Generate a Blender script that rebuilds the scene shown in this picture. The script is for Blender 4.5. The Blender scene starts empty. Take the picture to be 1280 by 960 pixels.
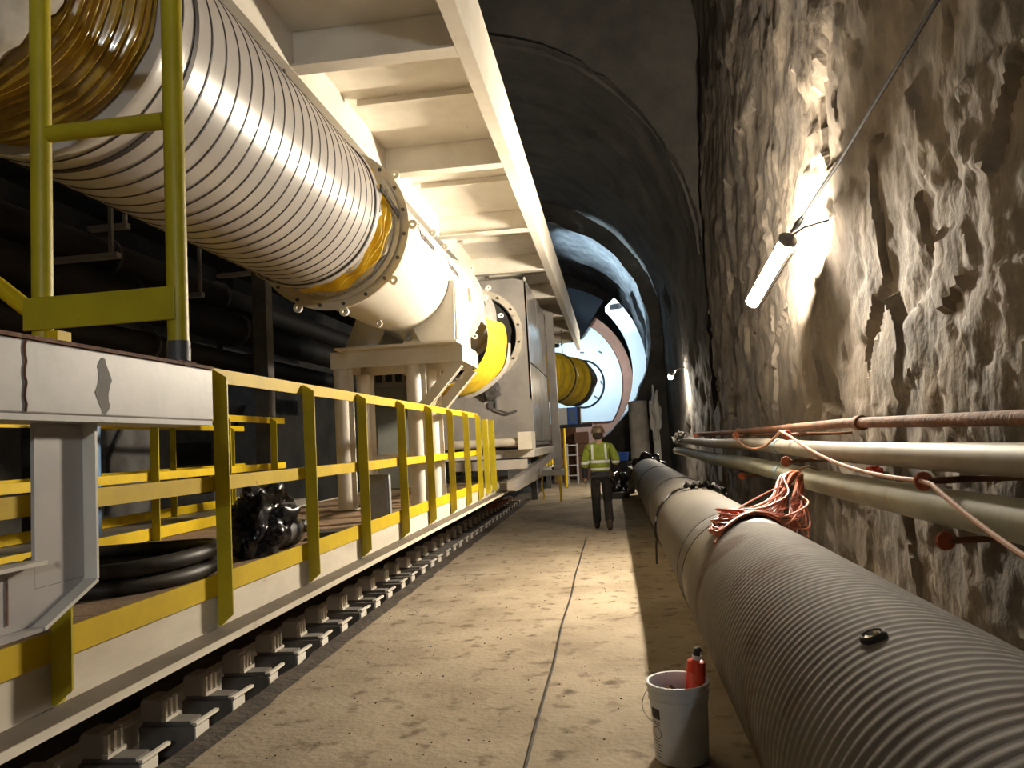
import bpy, math, random
from mathutils import Vector, Matrix, noise
import numpy as np
random.seed(7)
sc = bpy.context.scene
col = sc.collection
R = math.radians
PI = math.pi

# ------------------------------------------------------------------ camera
cd = bpy.data.cameras.new('camera'); cam = bpy.data.objects.new('camera', cd); col.objects.link(cam)
cd.sensor_width = 36; cd.lens = 27.0; cd.clip_start = .05; cd.clip_end = 300
Yc = Vector((125/960, -66/960, 1)).normalized()
Zc = Vector((-math.sin(R(3.2)), math.cos(R(3.2)), 0)); Zc.z = -(Zc.x*Yc.x+Zc.y*Yc.y)/Yc.z; Zc.normalize()
Xc = Zc.cross(Yc)
cam.matrix_world = Matrix(((Xc.x, Xc.y, -Xc.z, 0), (Yc.x, Yc.y, -Yc.z, 0), (Zc.x, Zc.y, -Zc.z, 1.62), (0, 0, 0, 1)))
sc.camera = cam

# ------------------------------------------------------------------ world, exposure
w = bpy.data.worlds.new('world'); sc.world = w; w.use_nodes = True
w.node_tree.nodes['Background'].inputs[0].default_value = (1, .86, .68, 1)
w.node_tree.nodes['Background'].inputs[1].default_value = .05
vs = sc.view_settings
vs.view_transform = 'Standard'; vs.look = 'None'; vs.gamma = 1; vs.use_curve_mapping = False
vs.exposure = 0.0
LAMP = 1250.0          # tube lamps on the rock wall
LAMPCOL = (1, .88, .70)
COOL = 700.0         # floodlights in the portal

# ------------------------------------------------------------------ helpers
class MB:
    def __init__(s): s.v = []; s.f = []
    def add(s, vs, fs):
        o = len(s.v); s.v += [tuple(p) for p in vs]; s.f += [tuple(i+o for i in f) for f in fs]; return s
    def box(s, x0, x1, y0, y1, z0, z1):
        return s.add([(x0,y0,z0),(x1,y0,z0),(x1,y1,z0),(x0,y1,z0),(x0,y0,z1),(x1,y0,z1),(x1,y1,z1),(x0,y1,z1)],
              [(0,3,2,1),(4,5,6,7),(0,1,5,4),(1,2,6,5),(2,3,7,6),(3,0,4,7)])
    def bar(s, p, q, wd, h, up=(0,0,1)):
        p = Vector(p); q = Vector(q); d = (q-p).normalized(); up = Vector(up)
        sd = d.cross(up)
        if sd.length < 1e-4: sd = d.cross(Vector((1,0,0)))
        sd.normalize(); u = sd.cross(d).normalized()
        a = sd*wd/2; b = u*h/2
        vs = [p-a-b, p+a-b, p+a+b, p-a+b, q-a-b, q+a-b, q+a+b, q-a+b]
        return s.add(vs, [(0,1,2,3),(7,6,5,4),(0,4,5,1),(1,5,6,2),(2,6,7,3),(3,7,4,0)])
    def tube(s, pts, r, n=10, closed=False, cap=True, sq=1.0):
        pts = [Vector(p) for p in pts]; N = len(pts)
        rs = r if isinstance(r, (list, tuple)) else [r]*N
        t0 = (pts[1]-pts[0]).normalized()
        nrm = t0.cross(Vector((0,0,1)))
        if nrm.length < 1e-3: nrm = t0.cross(Vector((1,0,0)))
        nrm.normalize(); vs = []
        for i in range(N):
            a = pts[(i-1) % N] if (closed or i > 0) else pts[0]
            b = pts[(i+1) % N] if (closed or i < N-1) else pts[-1]
            t = (b-a).normalized()
            nrm = (nrm - t*nrm.dot(t))
            if nrm.length < 1e-6: nrm = t.orthogonal()
            nrm.normalize(); bn = t.cross(nrm)
            for k in range(n):
                an = 2*PI*k/n
                vs.append(pts[i] + nrm*math.cos(an)*rs[i] + bn*math.sin(an)*rs[i]*sq)
        fs = []
        for i in range(N if closed else N-1):
            for k in range(n):
                j = (i+1) % N
                fs.append((i*n+k, i*n+(k+1) % n, j*n+(k+1) % n, j*n+k))
        if cap and not closed:
            fs.append(tuple(range(n-1, -1, -1))); fs.append(tuple((N-1)*n+k for k in range(n)))
        return s.add(vs, fs)
    def lathe(s, c, prof, axis='y', n=48, a0=0, a1=2*PI, closed=False, fn=None):
        """prof: list of (t along axis, radius); angle 0 = +x, 90 = +z (axis y) / +y (axis z)"""
        full = abs(a1-a0-2*PI) < 1e-6; m = n if full else n+1; vs = []
        for (t, r) in prof:
            for k in range(m):
                an = a0+(a1-a0)*k/n
                rr = r+(fn(t, an) if fn else 0)
                if axis == 'y': vs.append((c[0]+rr*math.cos(an), t, c[1]+rr*math.sin(an)))
                elif axis == 'x': vs.append((t, c[0]+rr*math.cos(an), c[1]+rr*math.sin(an)))
                else: vs.append((c[0]+rr*math.cos(an), c[1]+rr*math.sin(an), t))
        fs = []; P = len(prof)
        for i in range(P if closed else P-1):
            j = (i+1) % P
            for k in range(n):
                kk = (k+1) % m if full else k+1
                q = (i*m+k, j*m+k, j*m+kk, i*m+kk)
                fs.append(q if axis == 'y' else q[::-1])
        if closed and not full:
            fs.append(tuple(i*m for i in range(P))); fs.append(tuple(i*m+n for i in range(P-1, -1, -1)))
        return s.add(vs, fs)
    def prism(s, poly, axis, a, b):
        """poly 2D; axis x: (y,z); y: (x,z); z: (x,y)"""
        def mk(p, t): return {'x': (t, p[0], p[1]), 'y': (p[0], t, p[1]), 'z': (p[0], p[1], t)}[axis]
        n = len(poly)
        vs = [mk(p, a) for p in poly]+[mk(p, b) for p in poly]
        fs = [tuple(range(n)), tuple(range(2*n-1, n-1, -1))]+[(i, i+n, (i+1) % n+n, (i+1) % n) for i in range(n)]
        return s.add(vs, fs)
    def ico(s, c, r, sub=2, fn=None, sc_=(1,1,1)):
        import bmesh
        bm = bmesh.new(); bmesh.ops.create_icosphere(bm, subdivisions=sub, radius=1)
        vs = []
        for v in bm.verts:
            k = r*(1+(fn(v.co) if fn else 0)); vs.append((c[0]+v.co.x*k*sc_[0], c[1]+v.co.y*k*sc_[1], c[2]+v.co.z*k*sc_[2]))
        fs = [tuple(x.index for x in f.verts) for f in bm.faces]; bm.free()
        return s.add(vs, fs)
    def mesh(s, name, mat):
        c = Vector((0,0,0))
        me = bpy.data.meshes.new(name)
        me.from_pydata(s.v, [], s.f)
        import bmesh
        bm = bmesh.new(); bm.from_mesh(me); bmesh.ops.recalc_face_normals(bm, faces=bm.faces); bm.to_mesh(me); bm.free()
        me.materials.append(mat)
        finish(me); return me
    def build(s, name, mat, parent=None, bevel=0):
        """geometry given in world space; origin goes to the middle of the base"""
        a = np.array(s.v); lo = a.min(0); hi = a.max(0)
        c = Vector(((lo[0]+hi[0])/2, (lo[1]+hi[1])/2, lo[2] if parent is None else (lo[2]+hi[2])/2))
        s.v = [(p[0]-c.x, p[1]-c.y, p[2]-c.z) for p in s.v]
        o = bpy.data.objects.new(name, s.mesh(name, mat)); col.objects.link(o)
        if parent:
            o.parent = parent; o.location = c-wloc(parent)
        else: o.location = c
        if bevel:
            m = o.modifiers.new('bevel', 'BEVEL'); m.width = bevel; m.segments = 2; m.limit_method = 'ANGLE'
        return o

WL = {}
def wloc(o):
    v = Vector(o.location); p = o.parent
    while p: v += Vector(p.location); p = p.parent
    return v

def finish(me, ang=38):
    me.polygons.foreach_set('use_smooth', [True]*len(me.polygons))
    me.set_sharp_from_angle(angle=R(ang)); me.update()

def tag(o, label=None, cat=None, group=None, kind=None):
    if label: o['label'] = label
    if cat: o['category'] = cat
    if group: o['group'] = group
    if kind: o['kind'] = kind
    return o
def thing(name, label, cat, loc=(0,0,0), group=None):
    o = bpy.data.objects.new(name, None); col.objects.link(o); o.location = loc; o.empty_display_size = .2
    return tag(o, label, cat, group)
def struct(name, mb, mat, label=None):
    return tag(mb.build(name, mat), label, None, None, 'structure')
def copy_tree(o, parent=None, loc=None):
    c = o.copy(); col.objects.link(c); c.parent = parent
    if loc is not None: c.location = loc
    for ch in list(o.children): copy_tree(ch, c)
    return c
def piece(name, mesh, loc, parent, rot=None):
    o = bpy.data.objects.new(name, mesh); col.objects.link(o); o.parent = parent
    o.location = Vector(loc)-wloc(parent)
    if rot: o.rotation_euler = rot
    return o

# ------------------------------------------------------------------ materials
def mat(name, c, rough=.5, metal=0., c2=None, scale=6., bump=0., bscale=None, lo=.4, hi=.65, detail=6, stretch=None, spec=.5,
        c3=None, s3=30., lo3=.6, hi3=.7, trans=0, coat=0):
    m = bpy.data.materials.new(name); m.use_nodes = True; nt = m.node_tree; N = nt.nodes; L = nt.links
    b = N['Principled BSDF']; b.inputs['Roughness'].default_value = rough; b.inputs['Metallic'].default_value = metal
    b.inputs['Base Color'].default_value = (*c, 1); b.inputs['Specular IOR Level'].default_value = spec
    if trans: b.inputs['Transmission Weight'].default_value = trans
    if coat: b.inputs['Coat Weight'].default_value = coat
    if c2 or bump:
        g = N.new('ShaderNodeNewGeometry'); vec = g.outputs['Position']
        if stretch:
            mp = N.new('ShaderNodeMapping'); mp.inputs['Scale'].default_value = stretch; L.new(vec, mp.inputs[0]); vec = mp.outputs[0]
    out = None
    if c2:
        t = N.new('ShaderNodeTexNoise'); t.inputs['Scale'].default_value = scale; t.inputs['Detail'].default_value = detail; t.inputs['Roughness'].default_value = .62
        L.new(vec, t.inputs['Vector'])
        mr = N.new('ShaderNodeMapRange'); mr.inputs[1].default_value = lo; mr.inputs[2].default_value = hi; L.new(t.outputs[0], mr.inputs[0])
        mx = N.new('ShaderNodeMix'); mx.data_type = 'RGBA'; mx.inputs[6].default_value = (*c, 1); mx.inputs[7].default_value = (*c2, 1)
        L.new(mr.outputs[0], mx.inputs[0]); out = mx.outputs[2]
        if c3:
            t3 = N.new('ShaderNodeTexNoise'); t3.inputs['Scale'].default_value = s3; t3.inputs['Detail'].default_value = 4; L.new(vec, t3.inputs['Vector'])
            m3 = N.new('ShaderNodeMapRange'); m3.inputs[1].default_value = lo3; m3.inputs[2].default_value = hi3; L.new(t3.outputs[0], m3.inputs[0])
            x3 = N.new('ShaderNodeMix'); x3.data_type = 'RGBA'; L.new(out, x3.inputs[6]); x3.inputs[7].default_value = (*c3, 1); L.new(m3.outputs[0], x3.inputs[0]); out = x3.outputs[2]
        L.new(out, b.inputs['Base Color'])
    if bump:
        t2 = N.new('ShaderNodeTexNoise'); t2.inputs['Scale'].default_value = bscale or scale*4; t2.inputs['Detail'].default_value = 8; L.new(vec, t2.inputs['Vector'])
        bp = N.new('ShaderNodeBump'); bp.inputs['Strength'].default_value = bump; bp.inputs['Distance'].default_value = .05
        L.new(t2.outputs[0], bp.inputs['Height']); L.new(bp.outputs[0], b.inputs['Normal'])
    return m
def emis(name, c, s):
    m = bpy.data.materials.new(name); m.use_nodes = True; b = m.node_tree.nodes['Principled BSDF']
    b.inputs['Base Color'].default_value = (.8,.8,.8,1); b.inputs['Emission Color'].default_value = (*c, 1); b.inputs['Emission Strength'].default_value = s
    return m

M = dict(
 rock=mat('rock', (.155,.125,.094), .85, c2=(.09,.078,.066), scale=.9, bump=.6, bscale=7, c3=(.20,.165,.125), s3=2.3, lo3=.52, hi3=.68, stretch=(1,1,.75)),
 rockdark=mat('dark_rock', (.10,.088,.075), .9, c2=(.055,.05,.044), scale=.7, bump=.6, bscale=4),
 rockpale=mat('pale_rock', (.22,.22,.22), .85, c2=(.10,.10,.11), scale=1.2, bump=.6, bscale=5),
 concrete=mat('concrete_floor', (.37,.305,.22), .85, c2=(.25,.20,.14), scale=1.1, bump=.25, bscale=24, c3=(.13,.095,.06), s3=6, lo3=.56, hi3=.72, spec=.2, detail=10),
 mud=mat('muddy_ground', (.12,.095,.065), .9, c2=(.06,.05,.04), scale=3, bump=.5, bscale=14),
 joint=mat('dark_joint', (.045,.036,.028), .9, c2=(.09,.07,.05), scale=5, bump=.4),
 white=mat('white_paint', (.74,.69,.60), .42, c2=(.66,.60,.50), scale=3, c3=(.42,.35,.26), s3=7, lo3=.70, hi3=.80),
 whitedirty=mat('worn_white_paint', (.47,.43,.40), .42, c2=(.38,.35,.32), scale=4, bump=.015, bscale=40, c3=(.13,.09,.07), s3=9, lo3=.68, hi3=.74),
 fascia=mat('cream_paint', (.72,.65,.53), .5, c2=(.6,.53,.42), scale=3, c3=(.30,.22,.15), s3=6, lo3=.68, hi3=.8, stretch=(1,.6,2)),
 duct=mat('white_duct_film', (.62,.575,.535), .30, c2=(.56,.52,.48), scale=2.5, coat=.2),
 seam=mat('dark_seam', (.045,.035,.03), .6),
 silencer=mat('cream_gloss_paint', (.85,.80,.70), .32, c2=(.80,.745,.65), scale=4),
 grey=mat('grey_paint', (.36,.33,.30), .45, c2=(.28,.26,.24), scale=3),
 greydark=mat('dark_grey_steel', (.11,.105,.10), .5, c2=(.06,.055,.05), scale=4),
 gloss=mat('gloss_grey_panel', (.5,.48,.46), .16, c2=(.42,.40,.38), scale=2, bump=.04, bscale=3),
 yellow=mat('yellow_paint', (.62,.43,.008), .55, spec=.25, c2=(.53,.36,.008), scale=5, c3=(.16,.09,.02), s3=11, lo3=.70, hi3=.76),
 yellowpost=mat('shaded_yellow_paint', (.50,.40,.015), .45, spec=.35, c2=(.42,.335,.015), scale=5, c3=(.10,.07,.02), s3=12, lo3=.71, hi3=.77),  # the yellow paint toned olive, as on faces turned from the lamp
 yfab=mat('yellow_fabric', (.80,.57,.035), .5, c2=(.68,.45,.025), scale=7),
 yplastic=mat('amber_plastic_folds', (.44,.28,.03), .2, c2=(.30,.17,.015), scale=9, coat=.8),
 clear=mat('cloudy_plastic', (.55,.52,.47), .2, c2=(.42,.40,.37), scale=9, coat=.5),
 silver=mat('silver_fabric', (.55,.53,.50), .3, c2=(.43,.41,.38), scale=6, metal=.25),
 black=mat('black_plastic', (.014,.014,.016), .22, bump=.25, bscale=12),
 blackmat=mat('black_rubber', (.022,.020,.019), .65),
 hose=mat('black_hose', (.03,.026,.022), .5, c2=(.055,.046,.036), scale=12),
 sand=mat('dusty_plywood', (.27,.175,.10), .9, c2=(.18,.115,.065), scale=4, bump=.2, bscale=30),
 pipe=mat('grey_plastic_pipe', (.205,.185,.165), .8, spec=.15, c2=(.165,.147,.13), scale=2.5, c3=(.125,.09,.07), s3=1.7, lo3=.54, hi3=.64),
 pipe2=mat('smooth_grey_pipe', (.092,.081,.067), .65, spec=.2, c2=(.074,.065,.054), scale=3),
 pipedark=mat('wet_grey_pipe', (.10,.083,.062), .5, c2=(.125,.105,.085), scale=3),
 gloom=mat('gloom_brown_pipe', (.028,.021,.015), .7, c2=(.018,.014,.011), scale=3),  # brown pipe colour blackened to stand in for the gloom around it
 shadeblack=mat('shade_black_steel', (.006,.006,.007), .9, spec=.08),  # near-black in place of shade, for the inner deck plates and far header
 dust=mat('dusty_flange', (.17,.14,.105), .8, c2=(.12,.10,.075), scale=4),
 grime=mat('grimy_grey_steel', (.20,.18,.155), .7, c2=(.13,.115,.10), scale=6),
 rust=mat('rusty_steel', (.20,.085,.04), .8, c2=(.11,.05,.03), scale=6, bump=.3),
 pvc=mat('green_white_pipe', (.29,.275,.21), .55, c2=(.195,.20,.15), scale=2.2, c3=(.24,.20,.13), s3=6, lo3=.62, hi3=.74),
 pvcup=mat('cream_pipe', (.27,.235,.19), .6, c2=(.21,.185,.15), scale=2.5),
 bluegrey=mat('blue_grey_coupling', (.20,.25,.27), .5),
 orange=mat('orange_hose', (.56,.15,.065), .5, c2=(.42,.11,.05), scale=9),
 orangeclip=mat('orange_plastic', (.42,.10,.04), .5, c2=(.30,.07,.03), scale=14),
 rope=mat('dusty_orange_cable', (.40,.20,.12), .7),
 chrome=mat('bright_steel', (.65,.63,.6), .22, metal=1),
 bucket=mat('white_bucket_plastic', (.76,.77,.80), .42, c2=(.70,.71,.75), scale=9, c3=(.2,.18,.16), s3=16, lo3=.70, hi3=.75),
 ink=mat('black_print', (.02,.02,.022), .5),
 red=mat('red_orange_plastic', (.72,.05,.015), .38),
 brown=mat('brown_paper', (.25,.13,.08), .8, c2=(.13,.07,.05), scale=20, bump=.3),
 blue=mat('blue_paint', (.10,.20,.36), .5, c2=(.08,.15,.27), scale=5),
 bluelit=mat('bright_blue_panel', (.03,.13,.62), .4),
 hivis=mat('green_yellow_vest', (.25,.32,.03), .7, c2=(.18,.235,.025), scale=14, bump=.2, bscale=25),
 reflect=mat('silver_reflective_tape', (.72,.76,.76), .35),
 navy=mat('navy_cloth', (.018,.020,.034), .85, c2=(.03,.03,.042), scale=12),
 trousers=mat('dark_trousers', (.022,.019,.017), .9, c2=(.014,.012,.011), scale=10, bump=.3, bscale=20),
 boots=mat('brown_boots', (.05,.035,.025), .6),
 skin=mat('skin', (.42,.26,.19), .6),
 hat=mat('brown_hard_hat', (.14,.10,.065), .35),
 hair=mat('dark_hair', (.03,.022,.017), .8),
 tbm=mat('white_machine_shield', (.80,.82,.82), .4),
 tbmrim=mat('primer_red_rim', (.42,.19,.12), .6, c2=(.36,.16,.10), scale=2),
 pillar=mat('grey_concrete', (.36,.34,.32), .9, c2=(.26,.25,.24), scale=3, bump=.3, bscale=12),
 snow=mat('white_sprayed_mortar', (.78,.77,.75), .9, bump=.5, bscale=18),
 greengrey=mat('green_grey_cabinet', (.30,.31,.27), .45, c2=(.25,.26,.23), scale=2),
 alu=mat('aluminium', (.55,.56,.58), .4, metal=.6),
 galv=mat('galvanised_sheet', (.42,.43,.43), .45, metal=.3, c2=(.33,.34,.34), scale=9),
 tube=emis('lit_tube', LAMPCOL, LAMP), tubesmall=emis('cool_lit_tube', (.92,.97,1), LAMP*.40), tubefar=emis('far_lit_tube', LAMPCOL, LAMP*1.5),
 flood=emis('lit_floodlight', (.62,.86,1), 12),
 strip=mat('unlit_strip_lamp', (.42,.40,.37), .4),
)

# ================================================================== THE SETTING
def rockh(a, b, seed, f=1.0):
    p = Vector((a*.8*f, b*.68*f, seed)); h = 0
    for k, (s, am) in enumerate(((1.0, .9), (2.6, .52), (6.0, .22), (13., .07))):
        q = p*s; d, pts = noise.voronoi(q); c = pts[0]
        tl = noise.noise_vector(c*5.7+Vector((k*9.1,0,0)))
        h += am*(.55*noise.noise(c*3.1+Vector((3.3,k,0)))+.95*(q-c).dot(tl))
    h += .22*noise.fractal(Vector((a*2.2, b*1.3, seed+9)), 1.0, 2.0, 4)
    return h
def grid(mb, us, vs, fn):
    pts = [fn(u, v) for u in us for v in vs]; n = len(vs)
    return mb.add(pts, [(i*n+j, (i+1)*n+j, (i+1)*n+j+1, i*n+j+1) for i in range(len(us)-1) for j in range(n-1)])
def steps(*segs):
    o = []
    for a, b, d in segs: o += list(np.arange(a, b-1e-6, d))
    return o+[segs[-1][1]]

floor = MB()
grid(floor, steps((-2.42, 3.4, .2)), steps((-12, 41, .5)), lambda x, y: (x, y, .004*noise.noise(Vector((x*2, y*2, 1))) if -2.4 < x < 3.3 else 0))
floor.box(-2.42, 3.4, -12, 41, -.2, -.02)
struct('floor', floor, M['concrete'])
low = MB(); low_us = steps((-10.5, -4, .6), (-4, -2.42, .08))
grid(low, low_us, steps((-12, 2.5, .8), (2.5, 12, .09), (12, 41, .6)), lambda x, y: (x, y, -.13+.03*noise.fractal(Vector((x*4, y*4, 3)), 1, 2, 3)))
struct('floor_trench', low, M['mud'])
jt = MB()
pts = []
for i in range(170):
    y = 2.5+i*.2; pts.append(y)
grid(jt, [0, 1], pts, lambda k, y: (-2.50+.16*k+.035*noise.noise(Vector((k*5, y*3, 8))), y, .006+.01*(1-k)))
struct('trim_1', jt, M['joint'])

WX = 2.50
def nearwall(y, z):
    amp = .14
    x = WX+.02*(z-2)-.02*(y-10)*.0 - amp*rockh(y, z, 2.0) - .10*noise.noise(Vector((y*.3, z*.2, 5)))
    if z < 2.2: x = max(x, 2.16)
    if y > 18.6: x += (y-18.6)*.6
    return (x, y, z)
nw = MB()
grid(nw, steps((-12, 2.4, .5), (2.4, 12, .045), (12, 18.6, .09), (18.6, 19.3, .1)), steps((-.15, 5, .055), (5, 9, .12), (9, 14, .3)), nearwall)
struct('wall_right', nw, M['rock'])

def farprof(s):
    """profile of the far chamber: right wall, arch, left wall"""
    RX, ZX, CX, RR = 2.45, 6.0, -3.75, 6.2
    if s < 6: return (RX, s, 1, 0)
    a = (s-6)/RR
    if a < PI: return (CX+RR*math.cos(a), ZX+RR*math.sin(a), math.cos(a), math.sin(a))
    return (CX-RR, ZX-(a-PI)*RR, -1, 0)
def farwall(y, s):
    x, z, nx, nz = farprof(s)
    d = -.15*rockh(y, s, 7.0, .9)
    return (x+nx*d, y, z+nz*d)
SMAX = 6+PI*6.2+6
fw = MB(); grid(fw, steps((18.9, 33.6, .16)), steps((-.1, 16, .16), (16, SMAX, .5)), farwall)
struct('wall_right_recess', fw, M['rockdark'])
# near ceiling and left wall (big chamber)
def nearroof(y, s):
    a = PI*s; x = -3.6+6.6*math.cos(a); z = 13.2+2.2*math.sin(a)
    return (x, y, z-.25*rockh(y, s*12, 4.0, .6))
nr = MB(); grid(nr, steps((-12, 19.3, .4)), steps((0, 1, .03)), nearroof)
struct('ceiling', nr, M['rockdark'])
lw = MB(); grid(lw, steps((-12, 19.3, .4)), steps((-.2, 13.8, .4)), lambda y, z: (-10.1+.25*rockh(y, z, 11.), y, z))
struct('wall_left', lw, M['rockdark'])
# step between the high near chamber and the lower far arch
sp = MB()
def stepf(a, k):
    an = PI*a; r = 6.1+k*6.4
    return (-3.7+(r)*math.cos(an), 19.2+.15*rockh(an*6, r, 6.), 6.0+r*math.sin(an))
grid(sp, steps((0, 1, .02)), steps((0, 1, .1)), stepf)
struct('wall_step', sp, M['rockdark'])
# end wall with the round bore
PX, PZ, PR, PY = -3.45, 5.95, 5.35, 33.2
ew = MB()
def endf(a, k):
    an = 2*PI*a; r = PR+k*3.2
    rr = r+.16*noise.noise(Vector((math.cos(an)*5, math.sin(an)*5, 2)))*(1-k)
    return (PX+rr*math.cos(an), PY+.22*rockh(an*5, r, 15.), PZ+rr*math.sin(an))
grid(ew, steps((0, 1, .006)), steps((0, 1, .06)), endf)
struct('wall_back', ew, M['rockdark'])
bo = MB()
def boref(y, a):
    an = 2*PI*a; r = PR+.14*noise.noise(Vector((math.cos(an)*5, math.sin(an)*5, 2)))+.16*rockh(an*5, y, 21., 1.4)*min(1, (y-PY)*2)
    return (PX+r*math.cos(an), y, PZ+r*math.sin(an))
grid(bo, steps((PY, 44, .2)), steps((-.25, .75, .006)), boref)
struct('wall_bore', bo, M['rockpale'])
be = MB(); be.lathe((PX, PZ), [(44, 6), (44.05, .01)], 'y', 32)
struct('wall_bore_end', be, M['rockdark'])

# ================================================================== LAMPS ON THE WALL
def tube_lamp(p, q, label, strength_mat, group=None, flip=1):
    p = Vector(p); q = Vector(q)
    t = thing('tube_lamp', label, 'lamp', p, group)
    d = (q-p).normalized()
    MB().tube([p, q], .075, 16).build('lit_tube', strength_mat, t)
    for e, s, rc in ((p, -1, .105), (q, 1, .08)):  # first cap made wider to cut light running along the wall
        MB().tube([e+d*s*.002, e+d*s*.03, e+d*s*.08], [rc, rc, .05], 16).build('end_cap', M['greydark'], t)
    # added plate that keeps tube light off part of the wall
    m = MB()
    if flip > 0:
        off = Vector((.085, 0, -.09))
        m.bar(p+off, q+off, .24, .012, up=(.75, 0, -.66))
        m.build('added_shade_plate', M['greydark'], t)
    else:
        a, b = p+Vector((.03, 0, .075)), q+Vector((.03, 0, .075))
        m.bar(a, b, .2, .012); m.build('added_shade_plate', M['greydark'], t)
    e = p-d*.06
    MB().tube([e, e+Vector((.15, -.06, .08)), Vector((2.60, e.y-.12, e.z+.15))], .012, 6).build('hook', M['greydark'], t)
    return t
tube_lamp((2.06, 8.70, 3.67), (1.80, 9.58, 3.16), 'glaring tube lamp slung on the rock wall below the black cable', M['tube'])
tube_lamp((1.98, 24.4, 3.50), (1.96, 24.7, 3.40), 'small distant lit lamp low on the dark rock wall near the pillar', M['tubefar'], None, -1)
tube_lamp((1.95, -5.4, 3.6), (1.85, -4.2, 3.3), 'tube lamp on the rock wall behind the viewpoint', M['tubesmall'])
c = MB()
cp = [(2.12,8.72,3.78),(2.13,8.4,3.78),(2.1,7.6,3.82),(2.1,6.8,3.88),(2.09,6.0,3.96),(2.09,5.2,4.05),(2.1,4.4,4.16),(2.12,3.4,4.33),(2.15,2.2,4.6)]
t = thing('power_cable', 'black cable running diagonally up the rock wall to the lamp', 'cable', (2.12, 8.7, 3.7))
c.tube(cp, .017, 8).build('cable', M['blackmat'], t)
MB().tube([(2.125,8.55,3.78),(2.12,8.42,3.785),(2.115,8.2,3.79)], [.03,.036,.02], 10).build('plug', M['blackmat'], t)

# ================================================================== GANTRY: WALKWAY DECK
DX = -1.87; DZ = .98
t = thing('walkway_deck', 'raised gantry walkway with cream fascia beam and dusty floor behind the yellow railing', 'walkway', (-2.9, 8, .8))
y0, y1 = 1.2, 12.6
n = 6
for i in range(n):
    a = y0+(y1-y0)*i/n; b = y0+(y1-y0)*(i+1)/n
    MB().box(-3.86, DX-.012, a+.004, b-.004, DZ-.03, DZ+random.uniform(-.002, .002)).build('deck_panel', M['sand'], t)
MB().box(DX-.012, DX, y0, y1, .84, DZ+.006).build('fascia_web', M['fascia'], t)
MB().box(DX-.15, DX+.132, y0, y1, .815, .84).build('bottom_flange', M['dust'], t)
MB().box(DX+.1325, DX+.14, y0, y1, .812, .841).build('flange_lip', M['fascia'], t)
MB().box(-3.9, -3.86, y0, y1, .84, DZ+.006).build('inner_web', M['fascia'], t)
for i in range(8):
    y = y0+.5+i*1.55
    MB().box(-3.86, DX-.02, y-.05, y+.05, .83, DZ-.032).build('joist', M['greydark'], t)
# legs hidden in the dark below carry the deck
for y in (1.8, 5, 8.5, 12):
    MB().box(-3.5, -3.3, y-.1, y+.1, -.14, .83).build('leg', M['greydark'], t)

def handrail(name, X, ys, label, side=1, yend=None, ystart=None, gate=(), mats=('yellow', 'yellowpost')):
    my, mp = M[mats[0]], M[mats[1]]
    t = thing(name, label, 'railing', (X, ys[0], DZ))
    a = ys[0]-.6 if ystart is None else ystart
    b = ys[-1] if yend is None else yend
    s = side
    # angle-iron rails: a vertical leaf and a top leaf
    def lrail(nm, z, w_=.05):
        m = MB(); x0, x1 = sorted((X, X+s*.008)); m.box(x0, x1, a, b, z-.06, z)
        x0, x1 = sorted((X-s*.05, X+s*.008)); m.box(x0, x1, a, b, z, z+.008)
        return m.build(nm, my, t)
    lrail('top_rail', 2.045); lrail('mid_rail', 1.53)
    x0, x1 = sorted((X+s*.002, X+s*.012))
    MB().box(x0, x1, a, b, DZ+.008, DZ+.105).build('toe_board', my, t)
    # post: an angle with a cut lower end
    for y in ys:
        m = MB()
        x0, x1 = (X+.0125, X+.0225) if s > 0 else (X-.0225, X-.0125)
        m.prism([(y-.045, 2.04), (y+.045, 1.985), (y+.045, .91), (y+.0, .85), (y-.045, .85)], 'x', x0, x1)
        xo = X+s*.0225
        xa, xb = sorted((xo, xo+s*.062))
        m.prism([(xa, 2.04 if s < 0 else 2.04), (xb, 2.0), (xb, .90), (xa, .85)], 'y', y-.045, y-.036)
        p = m.build('post', mp, t)
        for z in (.885, .93):
            xx = sorted((xo, xo+s*.012))
            k = MB(); k.lathe((y+.012, z), [(xx[0], .0), (xx[0], .013), (xx[1], .013), (xx[1], .0)], 'x', 8); k.build('bolt', M['greydark'], p)
    for y in gate:
        m = MB(); m.box(X-.005, X+.07, y-.05, y+.05, .9, 1.98); m.build('gate_post', mp, t)
    return t
handrail('handrail', DX, [2.39,3.46,4.53,5.53,6.60,7.63,8.65,9.6,10.5], 'yellow angle-iron handrail along the outer edge of the walkway beside the path', ystart=1.3, yend=10.7, gate=(11.15, 11.75))
handrail('handrail', -3.80, [2.9,4.0,5.15,5.98,7.2,8.25], 'inner yellow handrail on the far edge of the dusty walkway', side=1, ystart=2.0, yend=8.6)
handrail('handrail', -5.1, [4.2,5.6,7.0,8.4,9.8], 'dim yellow handrail standing in the dark beyond the walkway', side=1, ystart=3.4, yend=10.2)
t = thing('service_walkway', 'pale grey service floor under the dim railing in the dark', 'walkway', (-5.3, 7, .8))
for i in range(5):
    MB().box(-6.0, -4.5, 2.4+i*1.7, 4.09+i*1.7, .84, DZ).build('deck_panel', M['grey'], t)
for y in (3, 6, 9): MB().box(-5.4, -5.2, y-.1, y+.1, -.14, .84).build('leg', M['greydark'], t)

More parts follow.
